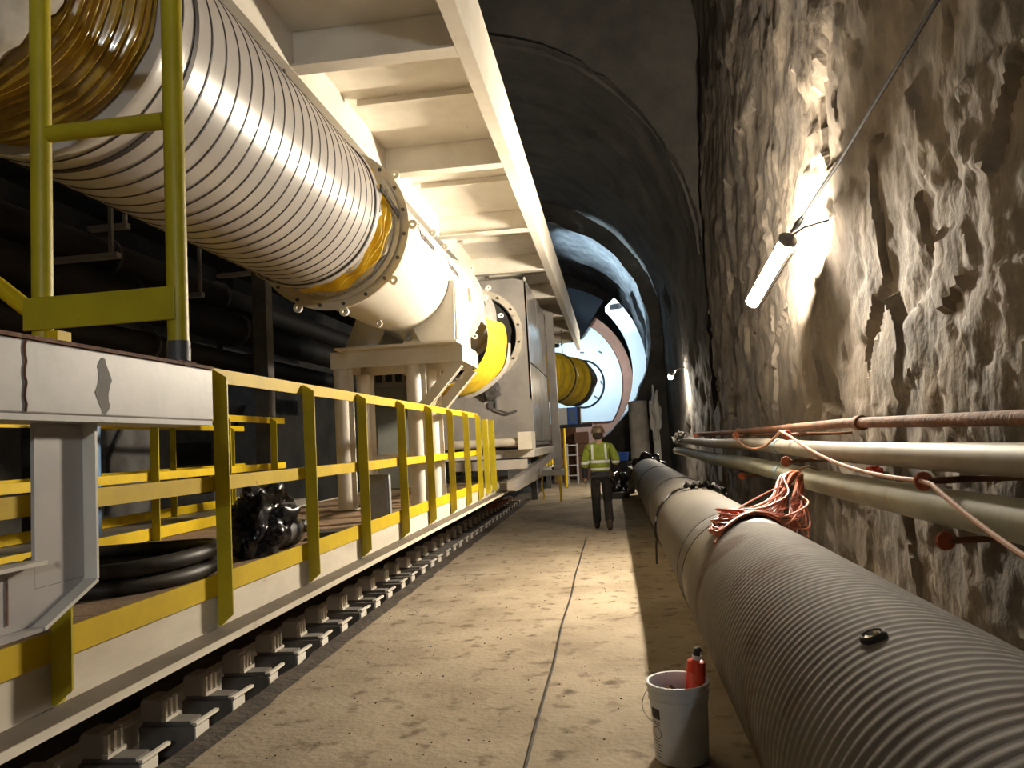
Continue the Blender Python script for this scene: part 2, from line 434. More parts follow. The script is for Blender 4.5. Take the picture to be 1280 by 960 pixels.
# ================================================================== NEAR STEEL BEAM WITH HANGER
t = thing('steel_beam', 'scuffed white steel beam at the near left end of the walkway', 'beam', (-1.28, 1.75, 0))
MB().box(-1.314, -1.241, .44, 2.285, 1.740, 1.901).build('beam_body', M['whitedirty'], t, .005)
MB().box(-1.358, -1.234, .44, 2.263, 1.725, 1.739).build('beam_bottom_flange', M['whitedirty'], t)
MB().box(-1.358, -1.237, .44, 2.285, 1.902, 1.911).build('beam_top_plate', M['rust'], t)
MB().tube([(-1.240, 1.497+.003*math.sin(k*2), 1.744+.0155*k) for k in range(11)], .003, 6).build('weld_seam', M['rust'], t)
m = MB(); m.prism([(1.755+.026*math.cos(a)+.008*math.sin(5*a), 1.815+.068*math.sin(a)+.006*math.cos(7*a)) for a in np.linspace(0, 2*PI, 25)[:-1]], 'x', -1.2409, -1.2402); m.build('scorch_mark', M['grime'], t)
MB().box(-1.314, -1.305, 1.60, 1.762, 1.352, 1.724).build('hanger_web', M['whitedirty'], t)
MB().box(-1.350, -1.272, 1.763, 1.772, 1.345, 1.724).build('hanger_flange', M['white'], t)
MB().prism([(1.45, 1.405), (1.599, 1.405), (1.599, 1.351), (1.762, 1.351), (1.752, 1.340), (1.585, 1.272), (1.45, 1.272)], 'x', -1.314, -1.305).build('gusset', M['whitedirty'], t)
MB().bar((-1.31, 1.767, 1.342), (-1.31, 1.587, 1.266), .08, .009).build('gusset_flange', M['white'], t)
MB().box(-1.35, -1.272, .44, 1.598, 1.406, 1.415).build('arm_top_flange', M['white'], t)
MB().box(-1.314, -1.305, .44, 1.449, 1.276, 1.405).build('arm_web', M['whitedirty'], t)
MB().box(-1.35, -1.272, .44, 1.582, 1.262, 1.271).build('arm_bottom_flange', M['whitedirty'], t)
MB().box(-1.304, -1.302, 1.515, 1.519, 1.29, 1.39).build('weld_line', M['rust'], t)
MB().box(-1.36, -1.265, .66, .77, .006, 1.261).build('leg', M['whitedirty'], t)
t = thing('guard_frame', 'tall yellow pipe guard frame with kick plate standing on the white beam', 'guard rail', (-1.48, 2.13, 1.912))
for x in (-1.704, -1.262):
    MB().tube([(x, 2.13, 1.915), (x, 2.13, 3.165)], .030, 18).build('post', M['yellowpost'], t)
MB().tube([(-1.675, 2.13, 2.657), (-1.29, 2.13, 2.657)], .026, 16).build('cross_bar', M['yellowpost'], t)
MB().tube([(-1.704, 2.13, 3.165), (-1.262, 2.13, 3.165)], .030, 16).build('top_bar', M['yellowpost'], t)
MB().box(-1.74, -1.250, 2.091, 2.099, 2.036, 2.136).build('kick_plate', M['yellowpost'], t, .003)
MB().box(-1.675, -1.64, 2.11, 2.17, 1.915, 2.035).build('bracket', M['yellow'], t)
MB().box(-1.75, -1.235, 2.08, 2.18, 1.9115, 1.9145).build('sole_plate', M['rust'], t)
MB().lathe((-1.262, 2.13), [(1.915, .0), (1.915, .0335), (1.975, .0335), (1.975, .0)], 'z', 16).build('scorched_foot', M['greydark'], t)
MB().tube([(-1.715, 2.13, 2.08), (-2.26, 2.13, 2.52)], .026, 14).build('sloping_rail', M['yellow'], t)
MB().tube([(-1.93, 2.13, 2.27), (-1.93, 2.13, 2.76)], .02, 10).build('rear_post', M['yellow'], t)

# ================================================================== BIG DUCT
CX, CZ, CR = -2.25, 3.5, .6
t = thing('ventilation_duct', 'huge white ribbed air duct hanging over the walkway with yellow gathered sleeve', 'duct', (CX, 4.2, CZ-.6))
MB().lathe((CX, CZ), [(2.93, CR), (5.52, CR)], 'y', 96).build('duct_film', M['duct'], t)
ring = MB(); ring.lathe((0, 0), [(-.005, CR-.004), (-.005, CR+.003), (.005, CR+.003), (.005, CR-.004)], 'y', 96)
rm = ring.mesh('seam_ring', M['seam'])
y = 3.10
while y < 5.48:
    o = piece('seam_ring', rm, (CX, y, CZ), t, (0, 0, R(1.2))); y += .128
thick = MB(); thick.lathe((CX, CZ), [(2.965, CR-.003), (2.965, CR+.006), (2.995, CR+.006), (2.995, CR-.003)], 'y', 96); thick.build('black_band', M['seam'], t)
cuff = MB(); cuff.lathe((CX, CZ), [(2.76, CR-.07), (2.765, CR+.012), (2.80, CR+.018), (2.83, CR+.004), (2.93, CR+.001)], 'y', 96); cuff.build('cuff', M['duct'], t)
MB().lathe((CX, CZ), [(2.868, CR-.003), (2.868, CR+.006), (2.876, CR+.006), (2.876, CR-.003)], 'y', 96).build('seam_ring', M['seam'], t)
ec = MB(); ec.lathe((CX, CZ), [(5.50, CR+.001), (5.50, CR+.012), (5.56, CR+.014), (5.58, CR-.02)], 'y', 96); ec.build('end_band', M['duct'], t)
MB().lathe((CX, CZ), [(5.485, CR-.003), (5.485, CR+.008), (5.497, CR+.008), (5.497, CR-.003)], 'y', 96).build('seam_ring', M['seam'], t)
def folds(y, an):
    return .013*math.sin(y*2*PI/.047+1.8*noise.noise(Vector((math.cos(an)*1.5, math.sin(an)*1.5, y*.7))))+.03*noise.noise(Vector((math.cos(an)*2.3, math.sin(an)*2.3, y*4)))
g = MB(); g.lathe((CX, CZ), [(2.28+.005*i, CR-.035+.015*math.sin(i*.11)) for i in range(104)], 'y', 120, fn=folds); g.build('gathered_sleeve', M['yplastic'], t)
def crump(y, an): return .05*noise.noise(Vector((math.cos(an)*5, math.sin(an)*5, y*9)))
MB().lathe((CX, CZ), [(1.95, CR-.09), (2.02, CR+.0), (2.12, CR+.02), (2.22, CR+.015), (2.285, CR-.02)], 'y', 90, fn=crump).build('plastic_wrap', M['clear'], t)
MB().lathe((CX, CZ), [(0.2, CR-.06), (1.95, CR-.07)], 'y', 64).build('dark_inlet_duct', M['blackmat'], t)
# gathered yellow band before the silencer
def f2(y, an): return .012*math.sin(y*2*PI/.045)+.035*noise.noise(Vector((math.cos(an)*4, math.sin(an)*4, y*5)))
MB().lathe((CX, CZ), [(5.575+i*.0095, CR-.03+.012*math.cos(i*.2)) for i in range(42)], 'y', 110, fn=f2).build('gathered_end_sleeve', M['yfab'], t)
def f3(y, an): return .045*noise.noise(Vector((math.cos(an)*6, math.sin(an)*6, y*8)))
MB().lathe((CX, CZ), [(5.95, CR-.05), (5.98, CR-.015), (6.02, CR-.025), (6.05, CR-.05)], 'y', 96, fn=f3).build('plastic_wrap', M['clear'], t)
MB().lathe((CX, CZ), [(5.56, CR-.0), (5.59, CR+.008), (5.615, CR-.03)], 'y', 96, fn=f3).build('plastic_wrap', M['clear'], t)
st = MB()
pts = [(CX+(CR+.03)*math.cos(R(3-i)), 5.55+i*.5/7, CZ+(CR+.03)*math.sin(R(10-i*1.0))) for i in range(8)]
for i in range(7): st.bar(pts[i], pts[i+1], .012, .05, up=(0, 0, 1))
st.build('strap', M['black'], t)
for y in (3.3, 5.3):
    MB().tube([(CX, y, CZ+CR), (CX, y, 4.49)], .012, 8).build('hanger_rod', M['greydark'], t)

# ================================================================== SILENCER / FAN
t = thing('fan_silencer', 'cream cylindrical fan silencer with bolted flange resting on the white stand', 'fan', (CX, 8, CZ-.7))
MB().lathe((CX, CZ), [(6.06, .52), (6.06, .575), (6.20, .575), (6.20, .60), (9.93, .60), (9.93, .52)], 'y', 96).build('shell', M['silencer'], t)
def flange(y, par, r0=.585, r1=.69, th=.035, mt='whitedirty'):
    m = MB(); m.lathe((CX, CZ), [(y, r0), (y, r1), (y+th, r1), (y+th, r0)], 'y', 72, closed=True); return m.build('flange', M[mt], par)
fl = flange(6.12, t, .585, .69, .035, 'fascia')
MB().lathe((CX, CZ), [(6.075, .585), (6.075, .625), (6.12, .625), (6.12, .585)], 'y', 72, closed=True).build('collar', M['fascia'], t)
b = MB(); b.lathe((0, 0), [(-.012, 0), (-.012, .016), (.0, .016), (.0, 0)], 'y', 8); bmesh_ = b.mesh('bolt', M['greydark'])
for k in range(20):
    an = 2*PI*(k+.5)/20
    piece('bolt', bmesh_, (CX+.655*math.cos(an), 6.119, CZ+.655*math.sin(an)), fl)
lug = MB()
lug.lathe((0, 0), [(-.015, .014), (-.015, .038), (.015, .038), (.015, .014)], 'y', 16, closed=True); lug.box(-.05, -.03, -.015, .015, -.03, .03)
lm = lug.mesh('lug', M['silencer'])
def lugs(y, par, angs, r=.72):
    for a in angs:
        piece('lug', lm, (CX+r*math.cos(R(a)), y, CZ+r*math.sin(R(a))), par, (0, -R(a), 0))
lugs(6.137, fl, (35, -2, -42, -82, -115, 80, 125, 180))
lugs(7.35, t, (-88,), .63); lugs(8.5, t, (-88, 38), .63); lugs(7.95, t, (40,), .63)
f2_ = flange(9.93, t, .56, .68, .03, 'silencer'); lugs(9.945, f2_, (40, 4, -40, -80), .71)
MB().box(-1.645, -1.642, 9.22, 9.42, 3.40, 3.56).build('warning_label', M['sand'], t)
# lettering on the shell
def text_mesh(body, size):
    cu = bpy.data.curves.new('lettering', 'FONT'); cu.body = body; cu.size = size; cu.resolution_u = 2; cu.offset = .003
    ob = bpy.data.objects.new('lettering', cu); col.objects.link(ob)
    dg = bpy.context.evaluated_depsgraph_get(); me = bpy.data.meshes.new_from_object(ob.evaluated_get(dg))
    bpy.data.objects.remove(ob); bpy.data.curves.remove(cu)
    return [tuple(v.co) for v in me.vertices], [tuple(p.vertices) for p in me.polygons]
def on_shell(vs, ystart, ang, r): return [(CX+r*math.cos(R(ang)+p[1]/r), ystart+p[0], CZ+r*math.sin(R(ang)+p[1]/r)) for p in vs]
vs_, fs_ = text_mesh('Korfmann', .15)
wid = max(p[0] for p in vs_)
arc = []
def logo(ys, ang, ln):
    k = ln/wid
    m = MB(); m.add(on_shell([(p[0]*k, p[1]) for p in vs_], ys, ang, .604), fs_)
    # tall stroke and swung arc over the word
    bars = [((0.0, -.03), (.02, -.03), (.035, .20), (.02, .20))]
    for i in range(14):
        a0, a1 = PI*.95*(1-i/14), PI*.95*(1-(i+1)/14)
        f = lambda a, w: (ln*.36+ln*.33*math.cos(a)*(1+w), .07+.12*math.sin(a)*(1+w))
        bars.append((f(a0, -.05), f(a0, .05), f(a1, .05), f(a1, -.05)))
    for q in bars: m.add(on_shell(q, ys, ang, .604), [(0, 1, 2, 3)])
    m.build('lettering', M['ink'], t)
logo(6.92, 7.5, .58); logo(8.18, 6.5, .58)
# saddle feet
for y in (8.12, 8.95):
    m = MB(); m.prism([(-2.86, 2.735), (-2.50, 2.735), (-2.40, 2.915), (-2.56, 2.99), (-2.70, 3.10)], 'y', y, y+.03); m.build('saddle', M['silencer'], t)
    m = MB(); m.prism([(-1.62, 2.735), (-1.98, 2.735), (-2.08, 2.915), (-1.94, 2.99), (-1.80, 3.11), (-1.70, 3.26), (-1.655, 3.42), (-1.60, 3.42)], 'y', y, y+.03); m.build('saddle', M['silencer'], t)
MB().box(-1.615, -1.595, 8.16, 8.94, 2.735, 3.40).build('saddle_side', M['silencer'], t)
MB().box(-2.9, -1.56, 7.9, 9.1, 2.712, 2.734).build('base_plate', M['white'], t)
# fan casing beyond
t = thing('axial_fan', 'silvery grey fan casing behind the silencer with yellow fabric hanging below', 'fan', (CX, 10.5, 2.3))
MB().lathe((CX, CZ), [(9.97, .50), (9.97, .585), (11.3, .585), (11.3, .5)], 'y', 72).build('casing', M['silver'], t)
f4 = flange(11.30, t, .5, .65, .03, 'silver'); lugs(11.32, f4, (40, 2, -40))
logo_v = on_shell([(p[0]*.5, p[1]) for p in vs_], 10.45, 8, .592)
MB().add(logo_v, fs_).build('lettering', M['ink'], t)
def yf(y, an): return .010*math.sin(y*2*PI/.09+an*2)+.03*noise.noise(Vector((math.cos(an)*2, math.sin(an)*2, y*2)))
m = MB(); m.lathe((CX, CZ-.36), [(10.15+i*.03, .70+.10*math.sin(PI*min(1, i/50)*.9)) for i in range(51)], 'y', 60, a0=R(-178), a1=R(14), fn=yf); m.build('fabric_sleeve', M['yfab'], t)
m = MB(); m.lathe((CX, CZ-.36), [(11.62, .76), (11.66, .80), (11.78, .78), (11.84, .70)], 'y', 60, a0=R(-178), a1=R(0), fn=yf); m.build('fabric_hem', M['clear'], t)
MB().lathe((CX, CZ), [(11.335, .46), (11.335, .56), (12.9, .66), (13.1, .6)], 'y', 60, fn=lambda y, a: .03*noise.noise(Vector((math.cos(a)*4, math.sin(a)*4, y*3)))).build('black_sleeve', M['blackmat'], t)

# ================================================================== STAND
t = thing('fan_stand', 'white steel stand with four columns and diagonal braces under the silencer', 'stand', (-2.4, 8.7, DZ))
ZT = 2.71
MB().box(-3.02, -1.54, 8.10, 8.115, 2.53, ZT).build('front_beam', M['white'], t)
MB().box(-3.02, -1.54, 8.05, 8.17, 2.70, ZT).build('front_beam_flange', M['white'], t)
MB().box(-3.02, -1.54, 9.085, 9.10, 2.53, ZT).build('rear_beam', M['white'], t)
MB().box(-1.56, -1.545, 8.12, 9.08, 2.53, ZT).build('side_beam', M['white'], t)
MB().box(-3.015, -3.0, 8.12, 9.08, 2.53, ZT).build('side_beam', M['white'], t)
MB().box(-2.99, -1.57, 8.17, 9.08, 2.65, 2.66).build('top_plate', M['white'], t)
def hcol(x, y, z0, z1):
    m = MB()
    m.box(x-.085, x-.073, y-.08, y+.08, z0, z1); m.box(x+.073, x+.085, y-.08, y+.08, z0, z1); m.box(x-.073, x+.073, y-.006, y+.006, z0, z1)
    return m
def rcol(x, y, z0, z1):
    m = MB(); m.lathe((x, y), [(z0, 0), (z0, .088), (z1, .088), (z1, 0)], 'z', 28); m.box(x+.08, x+.135, y-.02, y+.0, z0, z1)
    return m
for x, y in ((-2.95, 8.24), (-2.12, 8.24), (-2.95, 9.0), (-2.12, 9.0)):
    cc = rcol(x, y, DZ+.012, 2.53).build('column', M['white'], t)
    MB().box(x-.13, x+.14, y-.11, y+.11, DZ+.001, DZ+.012).build('foot_plate', M['white'], cc)
for y in (8.16, 9.0):
    m = MB(); m.bar((-2.02, y, 2.05), (-1.60, y, 2.51), .018, .13, up=(1, 0, -1)); m.bar((-1.98, y, 2.02), (-1.56, y, 2.48), .11, .014, up=(1, 0, -1)); m.build('brace', M['white'], t)
MB().box(-2.84, -2.24, 8.99, 9.01, 1.50, 1.56).build('tie_bar', M['white'], t)

# cabinet behind the stand
t = thing('control_cabinet', 'grey green steel cabinet behind the stand columns', 'cabinet', (-3.25, 12.25, DZ))
MB().box(-3.78, -2.75, 12.05, 12.5, DZ+.006, 2.62).build('body', M['greengrey'], t, .01)
MB().box(-3.74, -2.79, 12.035, 12.049, 1.05, 2.57).build('door', M['greengrey'], t)
MB().box(-2.87, -2.85, 12.01, 12.034, 1.6, 1.78).build('handle', M['chrome'], t)
t = thing('louvred_duct_box', 'dark slotted housing above the grey green cabinet', 'housing', (-3.25, 12.25, 2.622))
MB().box(-3.78, -2.75, 12.05, 12.5, 2.622, 2.95).build('body', M['grey'], t)
for i in range(6): MB().box(-3.74+i*.165, -3.63+i*.165, 12.035, 12.049, 2.70, 2.87).build('slot', M['blackmat'], t)

# ================================================================== UPPER DECK
t = thing('upper_deck', 'cream steel upper deck overhead with cross beams seen from below', 'deck', (-2.5, 12, 4.5))
UY0, UY1, PZD = 1.5, 25.0, 4.80
beams = [2.95, 5.36, 7.75, 10.30, 12.85, 15.4, 17.9, 20.4, 22.9]
e = [UY0]+[y-.01 for y in beams]+[UY1]
for i in range(len(e)-1):
    MB().box(-2.9, -.845, e[i]+.002, e[i+1]-.002, PZD, PZD+.02).build('deck_plate', M['white'], t)
    MB().box(-6.4, -2.902, e[i]+.002, e[i+1]-.002, PZD, PZD+.02).build('inner_deck_plate', M['shadeblack'], t)  # the deck carried on inward, coloured black so it stays dark
MB().box(-.845, -.83, UY0, UY1, 4.5, 5.1).build('edge_girder_web', M['white'], t)
MB().box(-.945, -.845, UY0, UY1, 4.5, 4.518).build('edge_girder_flange', M['white'], t)
MB().box(-.90, -.828, UY0, UY1, 5.10, 5.115).build('edge_girder_top_flange', M['white'], t)
MB().box(-2.21, -2.195, UY0, UY1, 4.515, PZD).build('inner_girder_web', M['white'], t)
MB().box(-2.75, -2.195, UY0, UY1, 4.497, 4.514).build('inner_girder_flange', M['white'], t)
MB().box(-2.75, -2.735, UY0, UY1, 4.515, PZD).build('inner_girder_web', M['white'], t)
for y in beams:
    bm_ = MB().box(-2.193, -.847, y-.006, y+.006, 4.52, PZD-.001).build('cross_beam', M['white'], t)
    MB().box(-2.193, -.947, y-.075, y+.075, 4.50, 4.519).build('cross_beam_flange', M['white'], bm_)
for i in range(len(beams)-1):
    a, b = beams[i], beams[i+1]
    for f in ((.5,) if i != 2 else (.45,)):
        y = a+(b-a)*f
        MB().box(-2.10, -.85, y-.005, y+.005, PZD-.07, PZD-.001).build('stiffener', M['white'], t)
        MB().box(-2.10, -.85, y-.04, y+.005, PZD-.076, PZD-.071).build('stiffener_flange', M['white'], t)
bx = MB().box(-.02, .02, -.02, .02, -.02, .02).mesh('bracket', M['rust'])
for y in (4.3, 6.9, 9.5, 11.4, 13.2, 16): piece('bracket', bx, (-.90, y, 4.539), t)
# legs of the deck far left, in the dark
for y in (4.0, 9.0, 15.0, 21.0):
    MB().box(-4.3, -4.12, y-.09, y+.09, -.10, 4.79).build('leg', M['greydark'], t)

# ================================================================== MACHINE HOUSING BEYOND THE FAN
t = thing('machine_housing', 'tall grey steel housing with a round bolted ring beyond the fan', 'housing', (-2.3, 15, .8))
EY = 13.2
m = MB()
# front plate with the round hole
nseg = 40; Rr = .70; rect = []
outer = []; inner = []
for k in range(nseg):
    an = 2*PI*k/nseg; inner.append((CX+Rr*math.cos(an), CZ+Rr*math.sin(an)))
    ca, sa = math.cos(an), math.sin(an)
    hx0, hx1, hz0, hz1 = -1.2, .92, -1.95, .98
    sx = (hx1 if ca > 0 else hx0)/ca if abs(ca) > 1e-6 else 1e9
    sz = (hz1 if sa > 0 else hz0)/sa if abs(sa) > 1e-6 else 1e9
    s_ = min(sx, sz); outer.append((CX+ca*s_, CZ+sa*s_))
vsx = [(p[0], EY, p[1]) for p in inner]+[(p[0], EY, p[1]) for p in outer]+[(p[0], EY+.02, p[1]) for p in inner]+[(p[0], EY+.02, p[1]) for p in outer]
fsx = []
for k in range(nseg):
    j = (k+1) % nseg
    fsx += [(k, j, nseg+j, nseg+k), (2*nseg+k, 3*nseg+k, 3*nseg+j, 2*nseg+j), (k, 2*nseg+k, 2*nseg+j, j), (nseg+k, nseg+j, 3*nseg+j, 3*nseg+k)]
m.add(vsx, fsx); m.build('front_plate', M['grey'], t)
rg = MB(); rg.lathe((CX, CZ), [(EY-.04, .72), (EY-.04, .83), (EY-.001, .83), (EY-.001, .72)], 'y', 64, closed=True); rg = rg.build('ring_flange', M['fascia'], t)
bb = MB(); bb.lathe((0, 0), [(-.02, 0), (-.02, .02), (0, .02), (0, 0)], 'y', 8); bbm = bb.mesh('bolt', M['blackmat'])
for k in range(16): piece('bolt', bbm, (CX+.775*math.cos(2*PI*k/16+.2), EY-.041, CZ+.775*math.sin(2*PI*k/16+.2)), rg)
MB().box(-1.36, -1.33, EY-.0, EY+.10, 2.35, 4.49).build('corner_rib', M['white'], t)
for a, b, z0, z1 in ((EY+.1, 15.1, 3.02, 4.46), (EY+.1, 15.1, 1.62, 2.97), (15.15, 17.0, 3.02, 4.46), (15.15, 17.0, 1.62, 2.97)):
    MB().box(-1.36, -1.335, a, b, z0, z1).build('side_panel', M['gloss'], t)
MB().box(-1.40, -1.365, EY+.1, 17.0, 1.55, 4.48).build('side_frame', M['greydark'], t)
MB().box(-3.45, -1.41, EY+.5, 17.0, 1.55, 4.48).build('core', M['blackmat'], t)
MB().box(-3.4, -1.28, EY-.6, 17.1, 1.36, 1.50).build('base_beam', M['white'], t, .01)
m = MB().tube([(-2.6, 12.4, 1.62), (-1.5, 12.4, 1.62)], .07, 14); m.build('drive_pipe', M['fascia'], t)
MB().box(-1.50, -1.28, 12.28, 12.9, 1.50, 1.78).build('bearing_block', M['white'], t)
MB().box(-2.6, -1.36, 12.1, 12.25, 1.20, 1.345).build('cross_member', M['whitedirty'], t)
m = MB(); m.bar((-1.6, 11.9, .95), (-1.30, 16.9, 1.34), .12, .14); m.build('diagonal_brace', M['whitedirty'], t)
MB().box(-3.4, -1.6, 12.62, 20, .82, .96).build('lower_frame', M['fascia'], t)
for x in (-3.2, -1.7):
    for y in (13.0, 16.8): MB().box(x-.08, x+.08, y-.08, y+.08, .961, 1.359).build('leg', M['greydark'], t)
for y in (13.5, 17.5, 19.5): MB().box(-3.4, -3.2, y-.1, y+.1, -.10, .819).build('foot', M['greydark'], t)
m = MB(); m.ico((-2.05, EY-.10, 2.55), .16, 3, lambda v: .5*noise.noise(v*3), (1.2, .5, 1)); m.build('cable_bundle', M['greydark'], t)
m = MB(); m.tube([(-1.95, EY-.06, 2.5), (-1.95, EY-.08, 2.2), (-1.75, EY-.08, 2.12), (-1.6, EY-.05, 2.16)], .02, 8); m.build('small_pipe', M['greydark'], t)
MB().lathe((-2.03, 2.28), [(EY-.05, 0), (EY-.05, .07), (EY-.002, .07), (EY-.002, 0)], 'y', 16).build('inspection_cap', M['greydark'], t)

t = thing('gantry_post', 'grey steel post holding up the upper deck beside the housing', 'post', (-1.24, 17.1, 1.35))
m = MB(); m.box(-1.33, -1.15, 17.12, 17.26, .965, 4.498); m.build('column', M['grey'], t, .008)
MB().box(-1.598, -1.10, 17.05, 17.33, .84, .964).build('foot', M['grey'], t)

# ================================================================== RAIL AND CLAMPS
t = thing('track_rail', 'white painted track rail with blue patches under the walkway edge', 'rail', (-3.0, 12, -.13))
m = MB(); prof = [(-3.08, -.12), (-2.92, -.12), (-2.92, -.10), (-2.985, -.085), (-2.985, .05), (-2.965, .07), (-2.965, .10), (-3.035, .10), (-3.035, .07), (-3.015, .05), (-3.015, -.085), (-3.08, -.10)]
m.prism(prof, 'y', 2.0, 21.0); m.build('rail_profile', M['white'], t)
cy = []
y = 3.45
k = 0
while y < 20.5:
    cy.append(y); y += .50+.04*math.sin(k*2.1); k += 1
for i, y in enumerate(cy[:9]):
    if i % 3 != 2: MB().box(-2.984, -2.975, y+.2, y+.36, -.08, .05).build('blue_patch', M['blue'], t)
def clamp():
    r = thing('rail_clamp', 'pale ribbed rail clamp on its stub sleeper in the row along the walkway', 'rail clamp', (-2.75, 0, -.13), 'rail clamps beside the path')
    X0, X1 = -2.91, -2.56
    m = MB(); m.prism([(X0, -.13), (X1-.05, -.13), (X1, -.07), (X1, .045), (X0, .045)], 'y', -.085, .085); m.build('sleeper', M['grime'], r, .006)
    MB().box(X0+.01, X1-.03, -.06, .06, .046, .07).build('plate', M['grime'], r)
    MB().box(X1-.012, X1+.014, -.07, .19, .047, .064).build('edge_bar', M['white'], r)
    MB().box(X1+.001, X1+.010, -.075, .075, -.065, .035).build('end_plate', M['white'], r)
    m = MB(); m.prism([(-2.905, .071), (-2.77, .071), (-2.77, .18), (-2.79, .205), (-2.89, .205), (-2.905, .18)], 'y', -.075, .075); m.build('clip_block', M['whitedirty'], r, .006)
    for yy in (-.055, 0, .055):
        MB().box(-2.769, -2.745, yy-.011, yy+.011, .075, .19).build('rib', M['white'], r)
    MB().box(-2.769, -2.735, -.08, .08, .071, .092).build('foot_bar', M['white'], r)
    return r
proto = clamp(); protoy = cy[0]
proto.location.y = protoy
ORD = ['second', 'third', 'fourth', 'fifth', 'sixth', 'seventh', 'eighth', 'ninth', 'tenth', 'eleventh', 'twelfth']
proto['label'] = 'pale ribbed rail clamp nearest the viewer beside the path'
for q_, y in enumerate(cy[1:]):
    o = copy_tree(proto, None, Vector((-2.75+random.uniform(-.01, .01), y, -.13))); o.rotation_euler.z = random.uniform(-.05, .05)
    o['label'] = (ORD[q_]+' pale ribbed rail clamp counted from the near end beside the path') if q_ < len(ORD) else 'small distant rail clamp in the far part of the row beside the path'

# ================================================================== THINGS ON THE WALKWAY
t = thing('plastic_wrapped_pipe', 'black plastic wrapped bundle with silver coupling lying on the dusty walkway', 'bundle', (-2.3, 4.9, DZ))
m = MB(); m.ico((-2.33, 4.83, DZ+.20), .25, 5, lambda v: .42*noise.noise(v*2.2)+.16*abs(noise.noise(v*6)), (.75, 1.05, .98))
m.v = [(p[0], p[1], max(p[2], DZ+.004)) for p in m.v]; m.build('plastic_bag', M['black'], t)
for i in range(3):
    y = 5.12+i*.055
    m = MB(); m.lathe((-2.27, DZ+.12), [(y, .085), (y, .115-.006*i), (y+.035, .115-.006*i), (y+.035, .085)], 'y', 28, closed=True); m.build('coupling_ring', M['chrome'], t)
m = MB(); m.lathe((-2.27, DZ+.12), [(5.0, 0), (5.0, .09), (5.30, .085), (5.30, 0)], 'y', 24); m.build('pipe_end', M['greydark'], t)
t = thing('hose_coil', 'coil of thick black hose lying on the dusty walkway near the white hanger', 'hose')
t.location = (-2.75, 3.98, DZ)
for i, (rr, zz, ox) in enumerate(((.52, .045, 0), (.47, .125, .05), (.40, .045, -.03))):
    pts = [(-2.74+ox+rr*.95*math.cos(a), 3.98+rr*1.05*math.sin(a), DZ+zz+.012*math.sin(2*a+i)) for a in np.linspace(0, 2*PI, 41)[:-1]]
    MB().tube(pts, .042, 12, closed=True).build('hose_loop', M['hose'], t)
t = thing('sheet_metal_box', 'galvanised upright sheet metal box standing beside the stand column', 'box', (-2.15, 6.9, DZ))
m = MB(); m.box(-2.22, -2.02, 6.78, 6.84, DZ+.002, DZ+.42); m.build('body', M['galv'], t, .008)
MB().box(-2.20, -2.04, 6.77, 6.779, DZ+.05, DZ+.38).build('front_panel', M['galv'], t)
o = MB().box(-2.32, -2.05, 5.55, 5.75, DZ+.006, DZ+.05).build('timber_offcut', M['pipe2']); o.rotation_euler.z = .3; tag(o, 'short grey timber offcut beside the wrapped bundle', 'timber')

# ================================================================== DARK BACKGROUND ON THE LEFT
for i, (x, z, r, lab) in enumerate(((-6.7, 4.45, .22, 'uppermost brownish pipe in the dark on the left'), (-6.4, 3.85, .26, 'middle brownish pipe in the dark on the left'), (-6.1, 3.2, .16, 'lowest thin brownish pipe in the dark on the left'))):
    t = thing('service_pipe', lab, 'pipe', (x, 8, z-r))
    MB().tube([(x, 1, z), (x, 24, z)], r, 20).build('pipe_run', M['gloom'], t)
    for y in (3.5, 6.5, 9.5, 12.5): MB().lathe((x, z), [(y, r), (y, r+.05), (y+.06, r+.05), (y+.06, r)], 'y', 24, closed=True).build('coupling', M['greydark'], t)
for (x, y, z, ln, lab) in ((-5.5, 8.0, 4.33, .30, 'short white unlit strip lamp under the duct'), (-5.5, 7.6, 3.88, .55, 'long pale unlit strip lamp left of the guard frame post'), (-5.5, 11.0, 4.42, .35, 'white unlit strip lamp right of the guard frame'), (-5.5, 9.6, 3.83, .3, 'faint pale strip lamp low behind the guard frame')):
    t = thing('strip_lamp', lab, 'lamp', (x, y, z))
    MB().box(x-ln, x+ln*.6, y-.04, y+.04, z-.03, z+.03).build('housing', M['strip'], t)
    MB().box(x+ln*.4, x+ln*.4+.04, y-.02, y+.02, z+.031, PZD-.001).build('bracket', M['grey'], t)
for i, (x, y, wd, lab) in enumerate(((-6.5, 5.5, .5, 'tall dark machine cabinet furthest left in the gloom'), (-6.75, 8.6, .9, 'wide dark machine block behind the inner railing'), (-6.6, 11.5, .7, 'dark machine cabinet behind the silencer'))):
    t = thing('machine_block', lab, 'machine', (x, y, 0))
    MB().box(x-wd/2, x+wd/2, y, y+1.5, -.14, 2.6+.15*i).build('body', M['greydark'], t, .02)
    for q in range(3): MB().box(x-wd/2+.05, x+wd/2-.05, y-.02, y-.001, 1.1+q*.45, 1.45+q*.45).build('panel', M['greydark'] if q == i else M['blackmat'], t)
    m = MB(); m.tube([(x+wd/2+.03, y+.3, 1.0), (x+wd/2+.05, y+.3, 1.7), (x+wd/2+.03, y+.7, 2.2), (x+wd/2+.03, y+1.0, 2.5)], .025, 8); m.build('cable', M['blackmat'], t)
o = MB().tube([(-4.6, 6.35, DZ+.001), (-4.6, 6.35, 2.1)], .06, 14).build('gas_cylinder', M['blue']); tag(o, 'dark blue upright pipe behind the inner railing', 'pipe')

